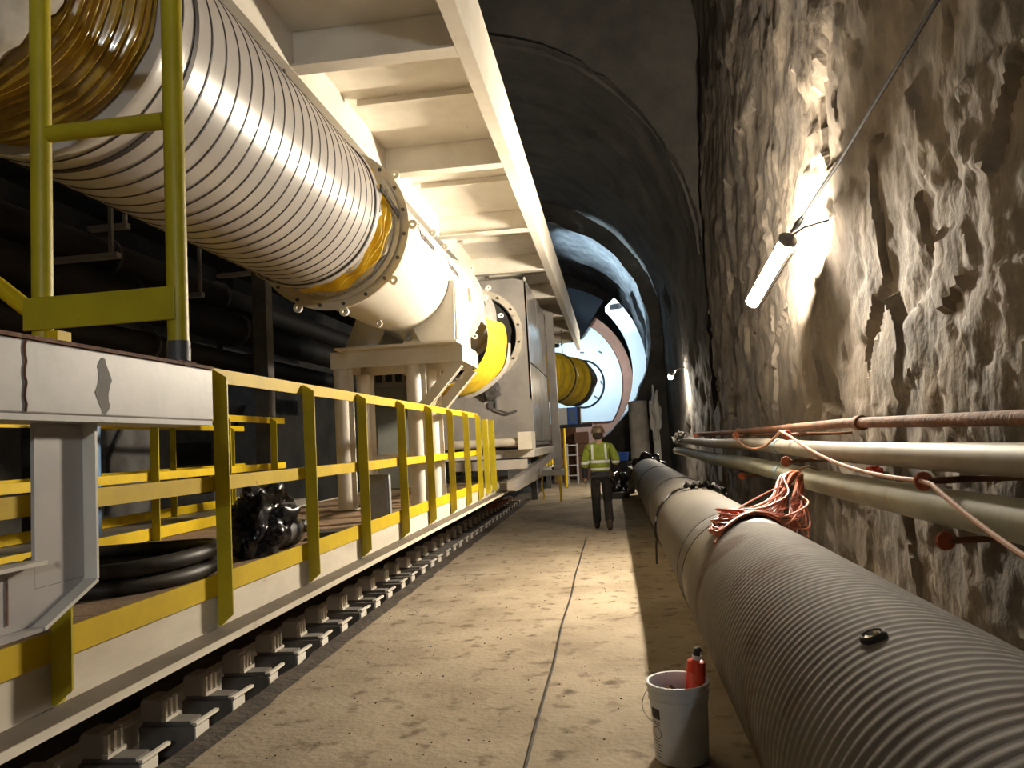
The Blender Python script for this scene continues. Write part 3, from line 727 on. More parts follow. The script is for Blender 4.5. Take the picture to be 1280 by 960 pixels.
# ================================================================== RIGHT: BIG PIPE ON THE FLOOR
BX, BR = .94, .485; BZ = BR+.004
t = dp = thing('drain_pipe', 'big grey corrugated pipe lying along the right side of the path', 'pipe', (BX, 8, 0))
prof = []
y = -1.5
while y < 5.60:
    prof += [(y, BR-.0022), (y+.018, BR-.0022), (y+.026, BR+.0005), (y+.044, BR+.0005), (y+.052, BR-.0022)]; y += .057
MB().lathe((BX, BZ), prof, 'y', 72).build('ribbed_section', M['pipe'], t)
MB().lathe((BX, BZ), [(5.58, BR-.012), (5.62, BR-.004), (6.05, BR-.004), (6.05, BR-.012)], 'y', 72).build('dark_sleeve', M['pipedark'], t)
MB().lathe((BX, BZ), [(6.05, BR-.01), (6.05, BR+.0), (6.42, BR+.0), (6.42, BR+.0)], 'y', 72).build('collar', M['pipe2'], t)
MB().lathe((BX, BZ), [(6.42, BR-.01), (6.42, BR+.003), (6.46, BR+.003), (6.46, BR-.01)], 'y', 72).build('gasket', M['blackmat'], t)
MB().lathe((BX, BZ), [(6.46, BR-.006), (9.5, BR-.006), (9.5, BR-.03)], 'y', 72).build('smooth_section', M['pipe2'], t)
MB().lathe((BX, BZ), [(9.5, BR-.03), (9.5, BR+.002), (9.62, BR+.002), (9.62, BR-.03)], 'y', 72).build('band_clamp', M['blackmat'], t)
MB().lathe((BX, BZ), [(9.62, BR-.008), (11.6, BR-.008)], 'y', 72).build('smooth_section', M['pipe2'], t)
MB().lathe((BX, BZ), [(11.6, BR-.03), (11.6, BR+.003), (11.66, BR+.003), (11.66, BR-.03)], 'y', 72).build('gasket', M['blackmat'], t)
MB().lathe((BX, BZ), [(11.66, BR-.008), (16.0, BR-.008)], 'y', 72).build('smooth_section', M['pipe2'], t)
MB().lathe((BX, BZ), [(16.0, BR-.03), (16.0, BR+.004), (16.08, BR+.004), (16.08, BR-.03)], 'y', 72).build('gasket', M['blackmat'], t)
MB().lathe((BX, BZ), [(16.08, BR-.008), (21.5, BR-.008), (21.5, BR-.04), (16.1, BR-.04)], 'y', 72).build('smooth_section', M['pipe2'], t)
# steel cap fitting on top of the pipe
def on_pipe(an, y, r): return Vector((BX+r*math.cos(R(an)), y, BZ+r*math.sin(R(an))))
m = MB(); m.lathe((0, 0), [(-.012, .026), (.010, .026), (.016, .034), (.010, .043), (-.012, .043)], 'z', 28, closed=True); me1 = m.mesh('cap_rubber_ring', M['blackmat'])
m = MB(); m.lathe((0, 0), [(-.012, .0), (-.012, .026), (.012, .026), (.016, .018), (.008, .014), (.008, 0)], 'z', 24); me2 = m.mesh('cap_plug', M['chrome'])
for me in (me1, me2): piece(me.name, me, on_pipe(110, 2.59, BR), dp, (0, R(-20), 0))
# strap bundle at the band and small black bits
t = thing('black_strap', 'loose black strap bunched on the pipe at its dark band', 'strap', on_pipe(95, 9.55, BR))
pts = [on_pipe(190-i*4.2, 9.4+.05*math.sin(i*.9), BR+.02) for i in range(30)]
m = MB(); m.tube(pts, .014, 8); m.build('strap', M['blackmat'], t)
m = MB(); m.tube([on_pipe(104-i*3, 9.2+.12*math.sin(i*2.2), BR+.04+.025*math.sin(i*1.7)) for i in range(18)], .03, 8); m.build('bunched_end', M['blackmat'], t)
m = MB(); m.tube([on_pipe(190, 9.4, BR+.012), (BX-BR-.02, 9.36, .3), (BX-BR-.03, 9.3, .1)], .012, 8); m.build('hanging_tail', M['blackmat'], t)
o = MB().bar(on_pipe(100, 5.80, BR+.018), on_pipe(78, 6.05, BR+.018), .035, .025).build('cable_clip', M['blackmat']); tag(o, 'small black clip bar lying on top of the pipe collar', 'clip')
# far pipe end shroud
m = MB(); m.ico((BX+.02, 21.7, .72), .42, 4, lambda v: .5*noise.noise(v*2.4), (1, .5, .85)); m.v = [(a, b, max(c_, .003)) for a, b, c_ in m.v]
o = m.build('pipe_end_wrap', M['black']); tag(o, 'black plastic wrapped over the far end of the big pipe', 'wrap')

# ================================================================== RIGHT: WALL PIPES
t = thing('rusty_pipe', 'thin rusty steel pipe running along the rock wall above the pale pipes', 'pipe', (2.0, 8, 1.55))
MB().tube([(2.0, -2, 1.60), (2.0, 4, 1.60), (2.0, 6.9, 1.625), (2.0, 13, 1.58), (2.0, 19, 1.57)], .042, 14).build('pipe_run', M['rust'], t)
for y in (6.55, 12.6): MB().tube([(2.0, y-.05, 1.62 if y < 10 else 1.583), (2.0, y+.05, 1.62 if y < 10 else 1.583)], .062, 14).build('coupling', M['rust'], t)
def wallpipe(z, r, mt, label, joints, X=1.93, sag=()):
    t = thing('wall_pipe', label, 'pipe', (X, 8, z-r))
    ys = [-2]+joints+[24]
    def cz(y): return z+.012*math.sin(y*.7)
    for a, b in zip(ys[:-1], ys[1:]):
        n_ = 8; pts = [(X, a+(b-a)*i/n_, cz(a+(b-a)*i/n_)) for i in range(n_+1)]
        MB().tube(pts, r, 24).build('pipe_length', M[mt] if a < 8 else M['pvcup'] if mt == 'pvcup' else M[mt], t)
    for y in joints: MB().tube([(X, y-.09, cz(y-.09)), (X, y+.09, cz(y+.09))], r+.008, 24).build('coupling', M['bluegrey'], t)
    return t
wallpipe(1.395, .085, 'pvcup', 'upper cream coloured pipe along the foot of the rock wall', [9.3, 15.0])
wallpipe(1.10, .11, 'pvc', 'lower and thicker greenish white pipe along the foot of the rock wall', [9.2, 14.5])
t0 = None
hk = 0
def hanger(y, z, X, lab):
    t = thing('pipe_hanger', lab, 'hanger', (X, y, z))
    m = MB(); m.lathe((X+.10, z), [(y-.012, .0), (y-.012, .05), (y, .056), (y+.05, .03), (y+.05, 0)], 'y', 18)
    m.v = [(a-.10-.02, b, c_) for a, b, c_ in m.v]; m.build('disc', M['orangeclip'], t)
    m = MB(); m.tube([(X, y, z), (X+.2, y+.02, z+.0), (2.3, y+.04, z-.01), (2.55, y+.04, z-.01)], [.02, .02, .015, .015], 10); m.build('peg', M['rust'], t)
hanger(4.72, 1.265, 1.78, 'orange peg between the two pale pipes nearest the right edge')
hanger(4.70, .925, 1.86, 'orange peg under the lower pale pipe nearest the right edge')
hanger(8.50, 1.535, 1.86, 'orange peg on the rusty pipe above the hanging hose')
hanger(8.35, 1.262, 1.80, 'orange peg between the pale pipes above the hanging hose')
hanger(11.9, 1.53, 1.86, 'orange peg on the rusty pipe at its dark far part')
hanger(11.6, .945, 1.86, 'orange peg under the lower pale pipe at the pipe coupling')
hanger(17.5, 1.535, 1.86, 'far small orange peg where the pipes meet the recess')
# drooping cable looped over pegs
t = thing('drooping_cable', 'dusty orange cable drooping between the orange pegs', 'cable', (1.78, 8, 1.2))
def droop(a, b, s, n_=14):
    a = Vector(a); b = Vector(b)
    return [a.lerp(b, i/n_)-Vector((0, 0, s*4*(i/n_)*(1-i/n_))) for i in range(n_+1)]
pts = droop((1.80, 11.9, 1.55), (1.78, 8.50, 1.58), .20)+droop((1.77, 8.3, 1.58), (1.74, 4.75, 1.27), .10)[1:]+droop((1.74, 4.65, 1.29), (1.66, 3.2, .98), .03)[1:]
MB().tube(pts, .014, 8).build('cable', M['rope'], t)
# coil of orange hose
t = thing('orange_hose_coil', 'bundle of thin orange hose hanging from the lower pale pipe onto the big pipe', 'hose', (1.5, 7.4, .9))
HT = Vector((1.73, 7.55, 1.16))
def catmull(P_, n_=8):
    o = []; N_ = len(P_)
    for i in range(N_):
        p0, p1, p2, p3 = P_[i-1], P_[i], P_[(i+1) % N_], P_[(i+2) % N_]
        for k in range(n_):
            f = k/n_; o.append(.5*((2*p1)+(p2-p0)*f+(2*p0-5*p1+4*p2-p3)*f*f+(3*p1-p0-3*p2+p3)*f**3))
    return o
for i in range(22):
    J_ = lambda a: Vector((random.uniform(-a, a), random.uniform(-a, a), random.uniform(-a, a)))
    f = i/21
    P_ = [HT+J_(.02), Vector((1.62+.07*f, 7.35+.1*f, .98))+J_(.05), Vector((1.50+.14*f, 7.05, .70+.22*random.random()))+J_(.06), Vector((1.28, 6.55, .86))+J_(.07), on_pipe(92+26*f, 5.9-.5*f, BR+.03)+J_(.04), on_pipe(104+14*f, 6.0-.3*f, BR+.04)+J_(.04), Vector((1.22+.14*f, 6.75, 1.05-.22*random.random()))+J_(.06), Vector((1.52, 7.2, 1.14))+J_(.05)]
    loop = []
    for p in catmull(P_):
        dx, dz = p.x-BX, p.z-BZ; q_ = math.hypot(dx, dz); mn = BR+.016+.0012*i
        if q_ < mn: p = Vector((BX+dx*mn/q_, p.y, BZ+dz*mn/q_))
        loop.append(p)
    MB().tube(loop, .0085, 6, closed=True).build('hose_loop', M['orange'], t)
pts = [on_pipe(80+i*7, 6.1-i*.12, BR+.02) for i in range(8)]
MB().tube(pts, .0085, 6).build('hose_end', M['orange'], t)
MB().tube([HT+Vector((-.02, -.04, -.03)), HT+Vector((.0, .0, .06)), HT+Vector((.08, .02, .08)), HT+Vector((.2, .02, .03))], .012, 8).build('tie_wire', M['sand'], t)
o = MB(); o.ico((2.0, 6.3, 1.245), .06, 3, lambda v: .6*noise.noise(v*3), (.8, 1.6, .6)); o = o.build('crumpled_wrapper', M['red']); tag(o, 'crumpled red and white wrapper stuck between the two pale pipes', 'litter')

# ================================================================== BUCKET
t = thing('bucket', 'white plastic bucket on the floor at the right of the path', 'bucket', (.245, 4.03, 0))
bx_, by_ = .245, 4.03; OZ = .006
prof = [(OZ, 0), (OZ, .126), (.012, .132), (.30, .143), (.302, .150), (.312, .150), (.314, .144), (.335, .145), (.337, .153), (.352, .153), (.354, .147), (.366, .148), (.368, .156), (.384, .156), (.386, .150), (.384, .141), (.10, .128), (.05, 0)]
MB().lathe((bx_, by_), prof, 'z', 56).build('shell', M['bucket'], t)
def on_b(a, z, r=.001): 
    rad = .132+(z-.012)/.288*.011+r
    return (bx_+rad*math.cos(R(a)), by_+rad*math.sin(R(a)), z)
def patch(a0, a1, z0, z1, nm, mt, r=.0012):
    m = MB(); n_ = 8
    vs = [on_b(a0+(a1-a0)*i/n_, z, r) for z in (z0, z1) for i in range(n_+1)]
    m.add(vs, [(i, i+1, n_+2+i, n_+1+i) for i in range(n_)]); return m.build(nm, M[mt], t)
patch(196, 224, .222, .272, 'label_block', 'ink')
for z_ in (.205, .195): patch(198, 222, z_, z_+.004, 'fine_print', 'ink')
m = MB()
for i in range(20):
    a0, a1 = 2*PI*i/20, 2*PI*(i+1)/20
    f = lambda a, r_: on_b(212+math.degrees(r_*math.cos(a)/.14), .155+r_*math.sin(a), .0014)
    m.add([f(a0, .026), f(a0, .030), f(a1, .030), f(a1, .026)], [(0, 1, 2, 3)])
m.build('round_mark', M['ink'], t)
for i in range(6): patch(200, 218+3*(i%2), .112-.015*i, .116-.015*i, 'fine_print', 'ink')
MB().tube([(bx_-.155, by_-.02, .345)]+[(bx_-.155-.028*math.sin(PI*k/8), by_-.02-.02*math.sin(PI*k/8), .345-.14*k/8) for k in range(1, 9)]+[(bx_-.13, by_-.05, .195)], .0022, 6).build('bail_handle', M['chrome'], t)
t = thing('orange_red_bottle', 'orange red plastic bottle tilted up out of the white bucket', 'bottle', (bx_+.06, by_, .2))
ax0 = Vector((bx_+.065, by_+.02, .16)); ax1 = Vector((bx_+.105, by_+.03, .475)); d = (ax1-ax0).normalized()
L_ = (ax1-ax0).length
MB().tube([ax0, ax0+d*(L_*.80), ax0+d*(L_*.82), ax0+d*(L_*.84), ax0+d*(L_*.97), ax1], [.042, .047, .049, .046, .046, .030], 24).build('body', M['red'], t)
MB().tube([ax1, ax1+d*.02], .022, 16).build('neck', M['bucket'], t)
MB().tube([ax1+d*.02, ax1+d*.045, ax1+d*.05+Vector((.02, 0, 0))], [.02, .017, .012], 14).build('cap', M['blackmat'], t)
for i, (dx, dy, c_, nm, lab) in enumerate(((-.055, .03, 'brown', 'crumpled_rag', 'brown crumpled rag inside the bucket'), (-.02, -.06, 'blackmat', 'dark_glove', 'dark crumpled glove inside the bucket'), (-.03, .085, 'blackmat', 'dark_bag', 'black scrap of plastic bag at the back inside the bucket'))):
    m = MB(); m.ico((bx_+dx, by_+dy, .30-.01*i), .052, 3, lambda v: .6*noise.noise(v*3+Vector((i, 0, 0))), (.9, .7, .8)); o = m.build(nm, M[c_]); tag(o, lab, 'rag')

# cable on the floor
pts = [(-.53+.014*noise.noise(Vector((y*.8, 0, 4))), y, .012) for y in np.arange(1.5, 13.0, .25)]
o = MB().tube(pts, .008, 6).build('floor_cable', M['hose']); tag(o, 'thin dark cable lying straight along the middle of the path', 'cable')
# pebbles and crumbs
pb = []
for i in range(3):
    m = MB(); m.ico((0, 0, 0), 1, 1, lambda v: .5*noise.noise(v*2+Vector((i*3, 0, 0))), (1, 1, .6)); pb.append(m.mesh('crumb', M['joint']))
mc = MB()
for i in range(380):
    x = random.uniform(-2.3, .4); y = 3.2+9*random.random()**1.6; r_ = random.uniform(.0025, .008)
    me = pb[i % 3]; mc.add([(v.co.x*r_+x, v.co.y*r_+y, v.co.z*r_+r_*.5+.003) for v in me.vertices], [tuple(p.vertices) for p in me.polygons])
o = mc.build('grit', M['joint']); tag(o, 'dark crumbs of grit scattered over the concrete path', 'grit', None, 'stuff')

# ================================================================== WORKER
def skin(name, verts, edges, radii, mt, parent, sub=2, root=0):
    me = bpy.data.meshes.new(name); me.from_pydata([tuple(v) for v in verts], edges, [])
    o = bpy.data.objects.new(name, me); col.objects.link(o)
    o.modifiers.new('skin', 'SKIN')
    sv = me.skin_vertices[0].data
    for i, r_ in enumerate(radii):
        sv[i].radius = r_ if isinstance(r_, tuple) else (r_, r_); sv[i].use_root = (i == root)
    s_ = o.modifiers.new('sub', 'SUBSURF'); s_.levels = sub; s_.render_levels = sub
    dg = bpy.context.evaluated_depsgraph_get(); m2 = bpy.data.meshes.new_from_object(o.evaluated_get(dg))
    bpy.data.objects.remove(o); bpy.data.meshes.remove(me)
    m2.name = name; m2.materials.clear(); m2.materials.append(mt); finish(m2, 180)
    ob = bpy.data.objects.new(name, m2); col.objects.link(ob); ob.parent = parent
    return ob
WP = Vector((-.245, 13.7, 0))
t = thing('person', 'worker in green yellow hi-vis jacket and hard hat walking away along the path', 'person', WP)
# joints, local: +y walks away from the viewer, x right
J = dict(pel=(0, 0, .96), sp=(0, .02, 1.18), ch=(0, .03, 1.40), nk=(0, .03, 1.54), hd=(.0, .05, 1.63), top=(.0, .05, 1.76),
  hl=(-.10, 0, .92), kl=(-.105, .05, .50), al=(-.115, .22, .10), tl=(-.12, .40, .05),
  hr=(.10, 0, .92), kr=(.10, .02, .49), ar=(.11, -.22, .13), tr=(.115, -.07, .04),
  sl=(-.19, .03, 1.44), el=(-.27, -.03, 1.16), wl=(-.275, .06, .93), pl=(-.275, .09, .85),
  sr=(.19, .03, 1.44), er=(.31, -.03, 1.18), wr=(.24, .16, 1.02), pr=(.20, .22, .98))
names = list(J); vs = [J[k] for k in names]; ix = {k: i for i, k in enumerate(names)}
ed = [('pel','sp'),('sp','ch'),('ch','nk'),('nk','hd'),('hd','top'),('pel','hl'),('hl','kl'),('kl','al'),('al','tl'),('pel','hr'),('hr','kr'),('kr','ar'),('ar','tr'),
      ('ch','sl'),('sl','el'),('el','wl'),('wl','pl'),('ch','sr'),('sr','er'),('er','wr'),('wr','pr')]
rad = dict(pel=(.13,.10), sp=(.125,.10), ch=(.14,.105), nk=.058, hd=.085, top=.06, hl=.08, kl=.06, al=.042, tl=.035, hr=.08, kr=.06, ar=.042, tr=.035,
  sl=.06, el=.045, wl=.028, pl=(.036,.018), sr=.06, er=.045, wr=.028, pr=(.036,.018))
rr = [rad[k] for k in names]; ee = [(ix[a], ix[b]) for a, b in ed]
for s, p, dr in (('l', J['pl'], Vector((0, .05, -1))), ('r', J['pr'], Vector((-.5, .8, -.35)))):
    base = Vector(p); dr = dr.normalized(); sd = Vector((0, 1, 0)) if s == 'l' else Vector((0, .35, .9))
    for q, (off, ln) in enumerate(((-.030, .070), (-.010, .085), (.010, .080), (.028, .062))):
        a = base+sd*off+dr*.035; b = a+dr*ln*.55; c_ = b+(dr+Vector((.0, -.45, 0) if s == 'l' else (.2, -.3, -.4))).normalized()*ln*.45
        i0 = len(vs); vs += [a, b, c_]; rr += [.0095, .009, .0075]; ee += [(ix['p'+s], i0), (i0, i0+1), (i0+1, i0+2)]
    a = base+sd*.03-dr*.005; b = a+(sd*.6+dr*.7)*.04; c_ = b+dr*.03
    i0 = len(vs); vs += [a, b, c_]; rr += [.011, .010, .008]; ee += [(ix['p'+s], i0), (i0, i0+1), (i0+1, i0+2)]
body = skin('body', vs, ee, rr, M['skin'], t)
# trousers
P = [J['pel'], (0,0,1.06), J['hl'], J['kl'], (-.115,.225,.085), J['hr'], J['kr'], (.110,-.225,.115)]
skin('trousers', P, [(0,1),(0,2),(2,3),(3,4),(0,5),(5,6),(6,7)], [(.16,.125),(.15,.12),.105,.082,.078,.105,.082,.078], M['trousers'], t)
for sd, a, tp, foot in ((-1, J['al'], J['tl'], (-.12,.30,.045)), (1, J['ar'], J['tr'], (.112,-.16,.05))):
    h = Vector(a)-Vector((0, .04, 0)); 
    skin('boot', [Vector(a)+Vector((0,0,.08)), Vector((a[0], a[1]-.02, .055 if sd < 0 else .075)), foot, Vector(tp)], [(0,1),(1,2),(2,3)], [.058, .055, .05, .042], M['boots'], t)
# jacket hem (navy) and hi-vis jacket
skin('navy_hem', [(0,0,.87),(0,0,.96),(0,.01,1.06)], [(0,1),(1,2)], [(.185,.145),(.185,.145),(.17,.13)], M['navy'], t)
skin('jacket', [(0,.0,.97),(0,.01,1.15),(0,.03,1.36),(0,.03,1.46),(0,.035,1.55), J['sl'],(-.255,.0,1.24), (-.27,-.005,1.08), J['sr'],(.285,-.01,1.26),(.285,.02,1.11)],
     [(0,1),(1,2),(2,3),(3,4),(3,5),(5,6),(6,7),(3,8),(8,9),(9,10)], [(.195,.15),(.195,.15),(.20,.15),(.15,.12),(.075,.075),.085,.078,.075,.085,.08,.075], M['hivis'], t)
skin('sleeve', [(-.268,-.005,1.17), (-.275,.03,1.02), (-.275,.065,.91)], [(0,1),(1,2)], [.066,.06,.052], M['navy'], t)
skin('sleeve', [(.288,.0,1.18), (.265,.09,1.09), (.225,.185,1.005)], [(0,1),(1,2)], [.066,.06,.052], M['navy'], t)
# reflective tape: strips cut out of the jacket surface and lifted off it
import bmesh
def strip_of(src, cuts, nm, mt, lift=.006):
    bm = bmesh.new(); bm.from_mesh(src.data)
    for co, no in cuts:
        bmesh.ops.bisect_plane(bm, geom=bm.verts[:]+bm.edges[:]+bm.faces[:], plane_co=co, plane_no=no, clear_outer=True)
    bm.normal_update()
    for v in bm.verts: v.co += v.normal*lift
    me = bpy.data.meshes.new(nm); bm.to_mesh(me); bm.free(); me.materials.clear(); me.materials.append(mt); finish(me, 180)
    if not len(me.polygons): return None
    o = bpy.data.objects.new(nm, me); col.objects.link(o); o.parent = t; return o
jk = [o for o in t.children if o.name.startswith('jacket')][0]
def zband(a, b, x0=-.215, x1=.215): return [((0,0,b),(0,0,1)), ((0,0,a),(0,0,-1)), ((x1,0,0),(1,0,0)), ((x0,0,0),(-1,0,0))]
for a, b in ((1.175, 1.225), (1.05, 1.09)):
    strip_of(jk, zband(a, b), 'reflective_band', M['reflect'])
for x0, x1 in ((-.135, -.095), (.095, .135)):
    strip_of(jk, zband(1.235, 1.50, x0, x1)+[((0,.0,0),(0,1,0))], 'reflective_brace', M['reflect'])
for x0, x1 in ((-.5, -.2), (.2, .5)):
    strip_of(jk, zband(1.16, 1.205, x0, x1), 'reflective_cuff', M['reflect'])
# head: hair, ears, nose, hard hat
def wm(): return MB()
hx, hy = WP.x+0, WP.y+.05
wm().ico((hx, hy-.01, 1.655), .098, 3, None, (.86, 1.0, 1.05)).build('head', M['skin'], t)
wm().ico((hx, hy-.02, 1.665), .102, 3, None, (.88, .98, 1.0)).build('hair', M['hair'], t)
for sx in (-1, 1): wm().ico((hx+sx*.09, hy, 1.65), .03, 2, None, (.4, .7, 1.1)).build('ear', M['skin'], t)
wm().ico((hx, hy+.098, 1.645), .02, 2, None, (.7, 1, 1.2)).build('nose', M['skin'], t)
for sx in (-1, 1): wm().ico((hx+sx*.033, hy+.083, 1.675), .012, 2).build('eye', M['hair'], t)
wm().ico((hx, hy+.088, 1.60), .022, 2, None, (1, .3, .3)).build('mouth', M['brown'], t)
m = MB(); m.lathe((hx, hy), [(1.695, .120), (1.70, .145), (1.708, .145), (1.712, .124), (1.76, .118), (1.80, .098), (1.83, .06), (1.838, 0)], 'z', 32)
m.v = [(hx+(a-hx)*.95, hy+(b-hy)*1.12, c_) for a, b, c_ in m.v]; m.build('hard_hat', M['hat'], t)
wm().box(hx-.02, hx+.02, hy-.13, hy+.13, 1.80, 1.842).build('hat_ridge', M['hat'], t)
wm().box(WP.x-.19, WP.x+.19, WP.y-.152, WP.y-.135, .93, .965).build('belt', M['blackmat'], t)

# ================================================================== FAR END: TUNNELLING MACHINE AND PORTAL
TX, TZ, TY = -2.75, 4.35, 38.0
t = thing('boring_machine_shield', 'bright white round machine shield with red brown rim at the tunnel end', 'machine', (TX, TY, .3))
MB().lathe((TX, TZ), [(TY+.15, 0), (TY+.15, 3.95), (TY+3.5, 3.95)], 'y', 96).build('drum', M['tbmrim'], t)
MB().lathe((TX, TZ), [(TY+.05, 3.40), (TY+.05, 3.95), (TY+.149, 3.95), (TY+.149, 3.40)], 'y', 96, closed=True).build('rim', M['tbmrim'], t)
pl_ = []
for k in range(61):
    an = R(-148+k*(296)/60); x = 3.42*math.cos(an); z = 3.42*math.sin(an)
    pl_.append((TX+x, TZ+max(z, -2.0)))
m = MB(); 
poly = [(TX+3.42*math.cos(R(a)), TZ+3.42*math.sin(R(a))) for a in range(-35, 58, 3)]
poly = [(TX-2.6, TZ-1.95), (TX+2.81, TZ-1.95)]+poly+[(TX+1.6, TZ+2.35), (TX-2.6, TZ+1.9)]
m.prism(poly, 'y', TY-.06, TY+.049); m.build('face_plate', M['tbm'], t)
lg = MB().box(-.10, .10, -.09, 0, -.035, .035).mesh('lifting_lug', M['greydark'])
for x, z, r_ in ((1.55, 1.5, .1), (2.45, 1.45, .6), (2.4, -.05, 1.2), (2.1, -.75, .7), (.8, .9, -.6), (.6, 2.0, -.5)): piece('lifting_lug', lg, (TX+x, TY-.062, TZ+z), t, (0, r_, 0))
MB().lathe((TX+2.2, TZ-2.25), [(TY-.12, 0), (TY-.12, .13), (TY+.04, .13), (TY+.04, 0)], 'y', 16).build('red_cap', M['red'], t)
m = MB(); m.lathe((TX, TZ), [(TY-1.2, 2.6), (TY-1.2, 4.7), (TY-.3, 4.7), (TY-.3, 2.6)], 'y', 40, a0=R(54), a1=R(140), closed=True); m.build('dark_header', M['shadeblack'], t)
t = thing('segment_ring', 'pale curved steel ring section with dark plate standing right of the shield', 'ring', (.9, 36, .3))
AX, AZ = -2.95, 4.75
m = MB(); m.lathe((AX, AZ), [(35.2, 4.12), (35.2, 4.72), (36.6, 4.72), (36.6, 4.12)], 'y', 48, a0=R(-62), a1=R(43), closed=True); m.build('ring_section', M['tbm'], t)
an = R(39); MB().box(AX+4.42*math.cos(an)-.2, AX+4.42*math.cos(an)+.2, 35.10, 35.19, AZ+4.42*math.sin(an)-.11, AZ+4.42*math.sin(an)+.11).build('dark_plate', M['blackmat'], t)
MB().box(AX+1.6, AX+4.0, 35.4, 36.4, .0, .75).build('base', M['pillar'], t)

t = thing('concrete_pillar', 'rough grey concrete pillar beside the far end of the big pipe', 'pillar', (1.15, 30, 0))
m = MB(); grid(m, steps((0, 1, .03)), steps((0, 2.9, .1)), lambda a, z: (1.05+(.36+.03*noise.noise(Vector((a*20, z*3, 1))))*math.cos(2*PI*a)*1.0, 30+.34*math.sin(2*PI*a), z)); m.build('shaft', M['pillar'], t)
m = MB(); m.ico((1.05, 30, 2.9), .37, 3, lambda v: .1*noise.noise(v*3), (1, .95, .15)); m.build('top', M['pillar'], t)
m = MB(); m.ico((1.72, 30.3, 2.3), .42, 4, lambda v: .7*noise.noise(v*2.2), (.45, .6, 2.2)); m.v = [(a, b, max(c_, 1.35)) for a, b, c_ in m.v]
m.box(1.60, 1.84, 30.2, 30.5, 0, 1.6)
o = m.build('mortar_heap', M['snow']); tag(o, 'bright white sprayed mortar lump on the wall beside the concrete pillar', 'mortar')
t = thing('cable_tangle', 'pale tangle of wires and rags on the wall pipes by the pillar', 'tangle', (2.0, 21, 1.4))
for i in range(9):
    p0 = Vector((1.9+random.uniform(-.12, .1), 20+random.uniform(0, 2.5), 1.5+random.uniform(-.1, .12)))
    pts = [p0+Vector((.09*math.sin(k*1.3+i), .12*k, .08*math.cos(k*1.7+i*2))) for k in range(9)]
    MB().tube(pts, .018, 6).build('wire', M['snow'] if i % 2 else M['greydark'], t)

# second duct, yellow
t = thing('yellow_duct', 'short bright yellow duct with black hoops beyond the grey post', 'duct', (-1.1, 20, 2.5))
A_ = Vector((-2.3, 17.75, 3.38)); B_ = Vector((-1.02, 20.3, 3.15)); DR2 = .62
dd = (B_-A_).normalized(); LL = (B_-A_).length
m = MB(); m.tube([A_+dd*LL*i/40 for i in range(41)], [DR2+.018*math.sin(i*1.3)+.01*math.sin(i*.5) for i in range(41)], 48); m.build('fabric', M['yfab'], t)
for f in (.45, .72): MB().tube([A_+dd*LL*f, A_+dd*(LL*f+.04)], DR2+.03, 48).build('hoop', M['hose'] if f > .5 else M['yfab'], t)
m = MB(); m.tube([B_+dd*.005, B_+dd*.15, B_+dd*.4, B_+dd*.5], [DR2+.01, DR2+.03, DR2-.02, .3], 48)
m.v = [(p[0]+.05*noise.noise(Vector(p)*4), p[1], p[2]+.05*noise.noise(Vector(p)*4+Vector((7,0,0)))) for p in m.v]; m.build('dusty_end', M['pipe2'], t)
m = MB(); e1 = B_+dd*.75
m.tube([e1+Vector((.64*math.cos(a)*dd.y, -.64*math.cos(a)*dd.x, .64*math.sin(a))) for a in np.linspace(0, 2*PI, 33)[:-1]], .03, 8, closed=True); m.build('blue_ring', M['blue'], t)
for f in (.3, .9): MB().tube([A_+dd*LL*f+Vector((0,0,DR2)), Vector((A_.x+dd.x*LL*f, A_.y+dd.y*LL*f, 4.49))], .012, 8).build('hanger_rod', M['greydark'], t)

t = thing('blue_cabinet', 'bright blue and white cabinet under the yellow duct', 'cabinet', (-1.1, 20, 2.0))
MB().box(-1.36, -1.12, 20.0, 20.6, 2.0, 2.44).build('white_half', M['tbm'], t, .01)
MB().box(-1.115, -.85, 20.0, 20.6, 2.0, 2.44).build('blue_half', M['bluelit'], t, .01)
MB().box(-.845, -.78, 20.0, 20.6, 2.0, 2.43).build('dark_side', M['blackmat'], t)
MB().box(-1.06, -.92, 19.985, 19.999, 2.06, 2.38).build('door', M['blue'], t)
t = thing('black_shelf', 'black steel shelf carrying the blue cabinet', 'shelf', (-1.0, 20, .8))
MB().box(-1.45, -.48, 19.9, 20.7, 1.92, 1.995).build('shelf_plate', M['blackmat'], t)
MB().box(-1.45, -1.39, 20.2, 20.3, .01, 1.919).build('post', M['yellow'], t)

t = thing('yellow_barrier', 'yellow panel barrier on the gantry edge beyond the housing', 'barrier', (-1.9, 23, .8))
for i in range(6):
    y = 20.2+i*1.05
    MB().box(-1.91, -1.89, y, y+1.0, .88+.0*i, 1.28).build('panel', M['yellow'], t)
    MB().box(-1.888, -1.85, y-.03, y+.03, .85, 1.32).build('post', M['yellowpost'], t)
MB().box(-2.9, -1.86, 21.02, 27, .80, .845).build('ledge', M['fascia'], t)
for y in (21.5, 26.5): MB().box(-2.32, -2.16, y-.08, y+.08, .006, .799).build('foot', M['greydark'], t)
for x, y, lab in ((-1.62, 26.0, 'yellow slanted post right of the yellow barrier'),):
    o = MB().tube([(x, y, .01), (x+.03, y, 2.3)], .05, 10).build('marker_post', M['yellow']); tag(o, lab, 'post')

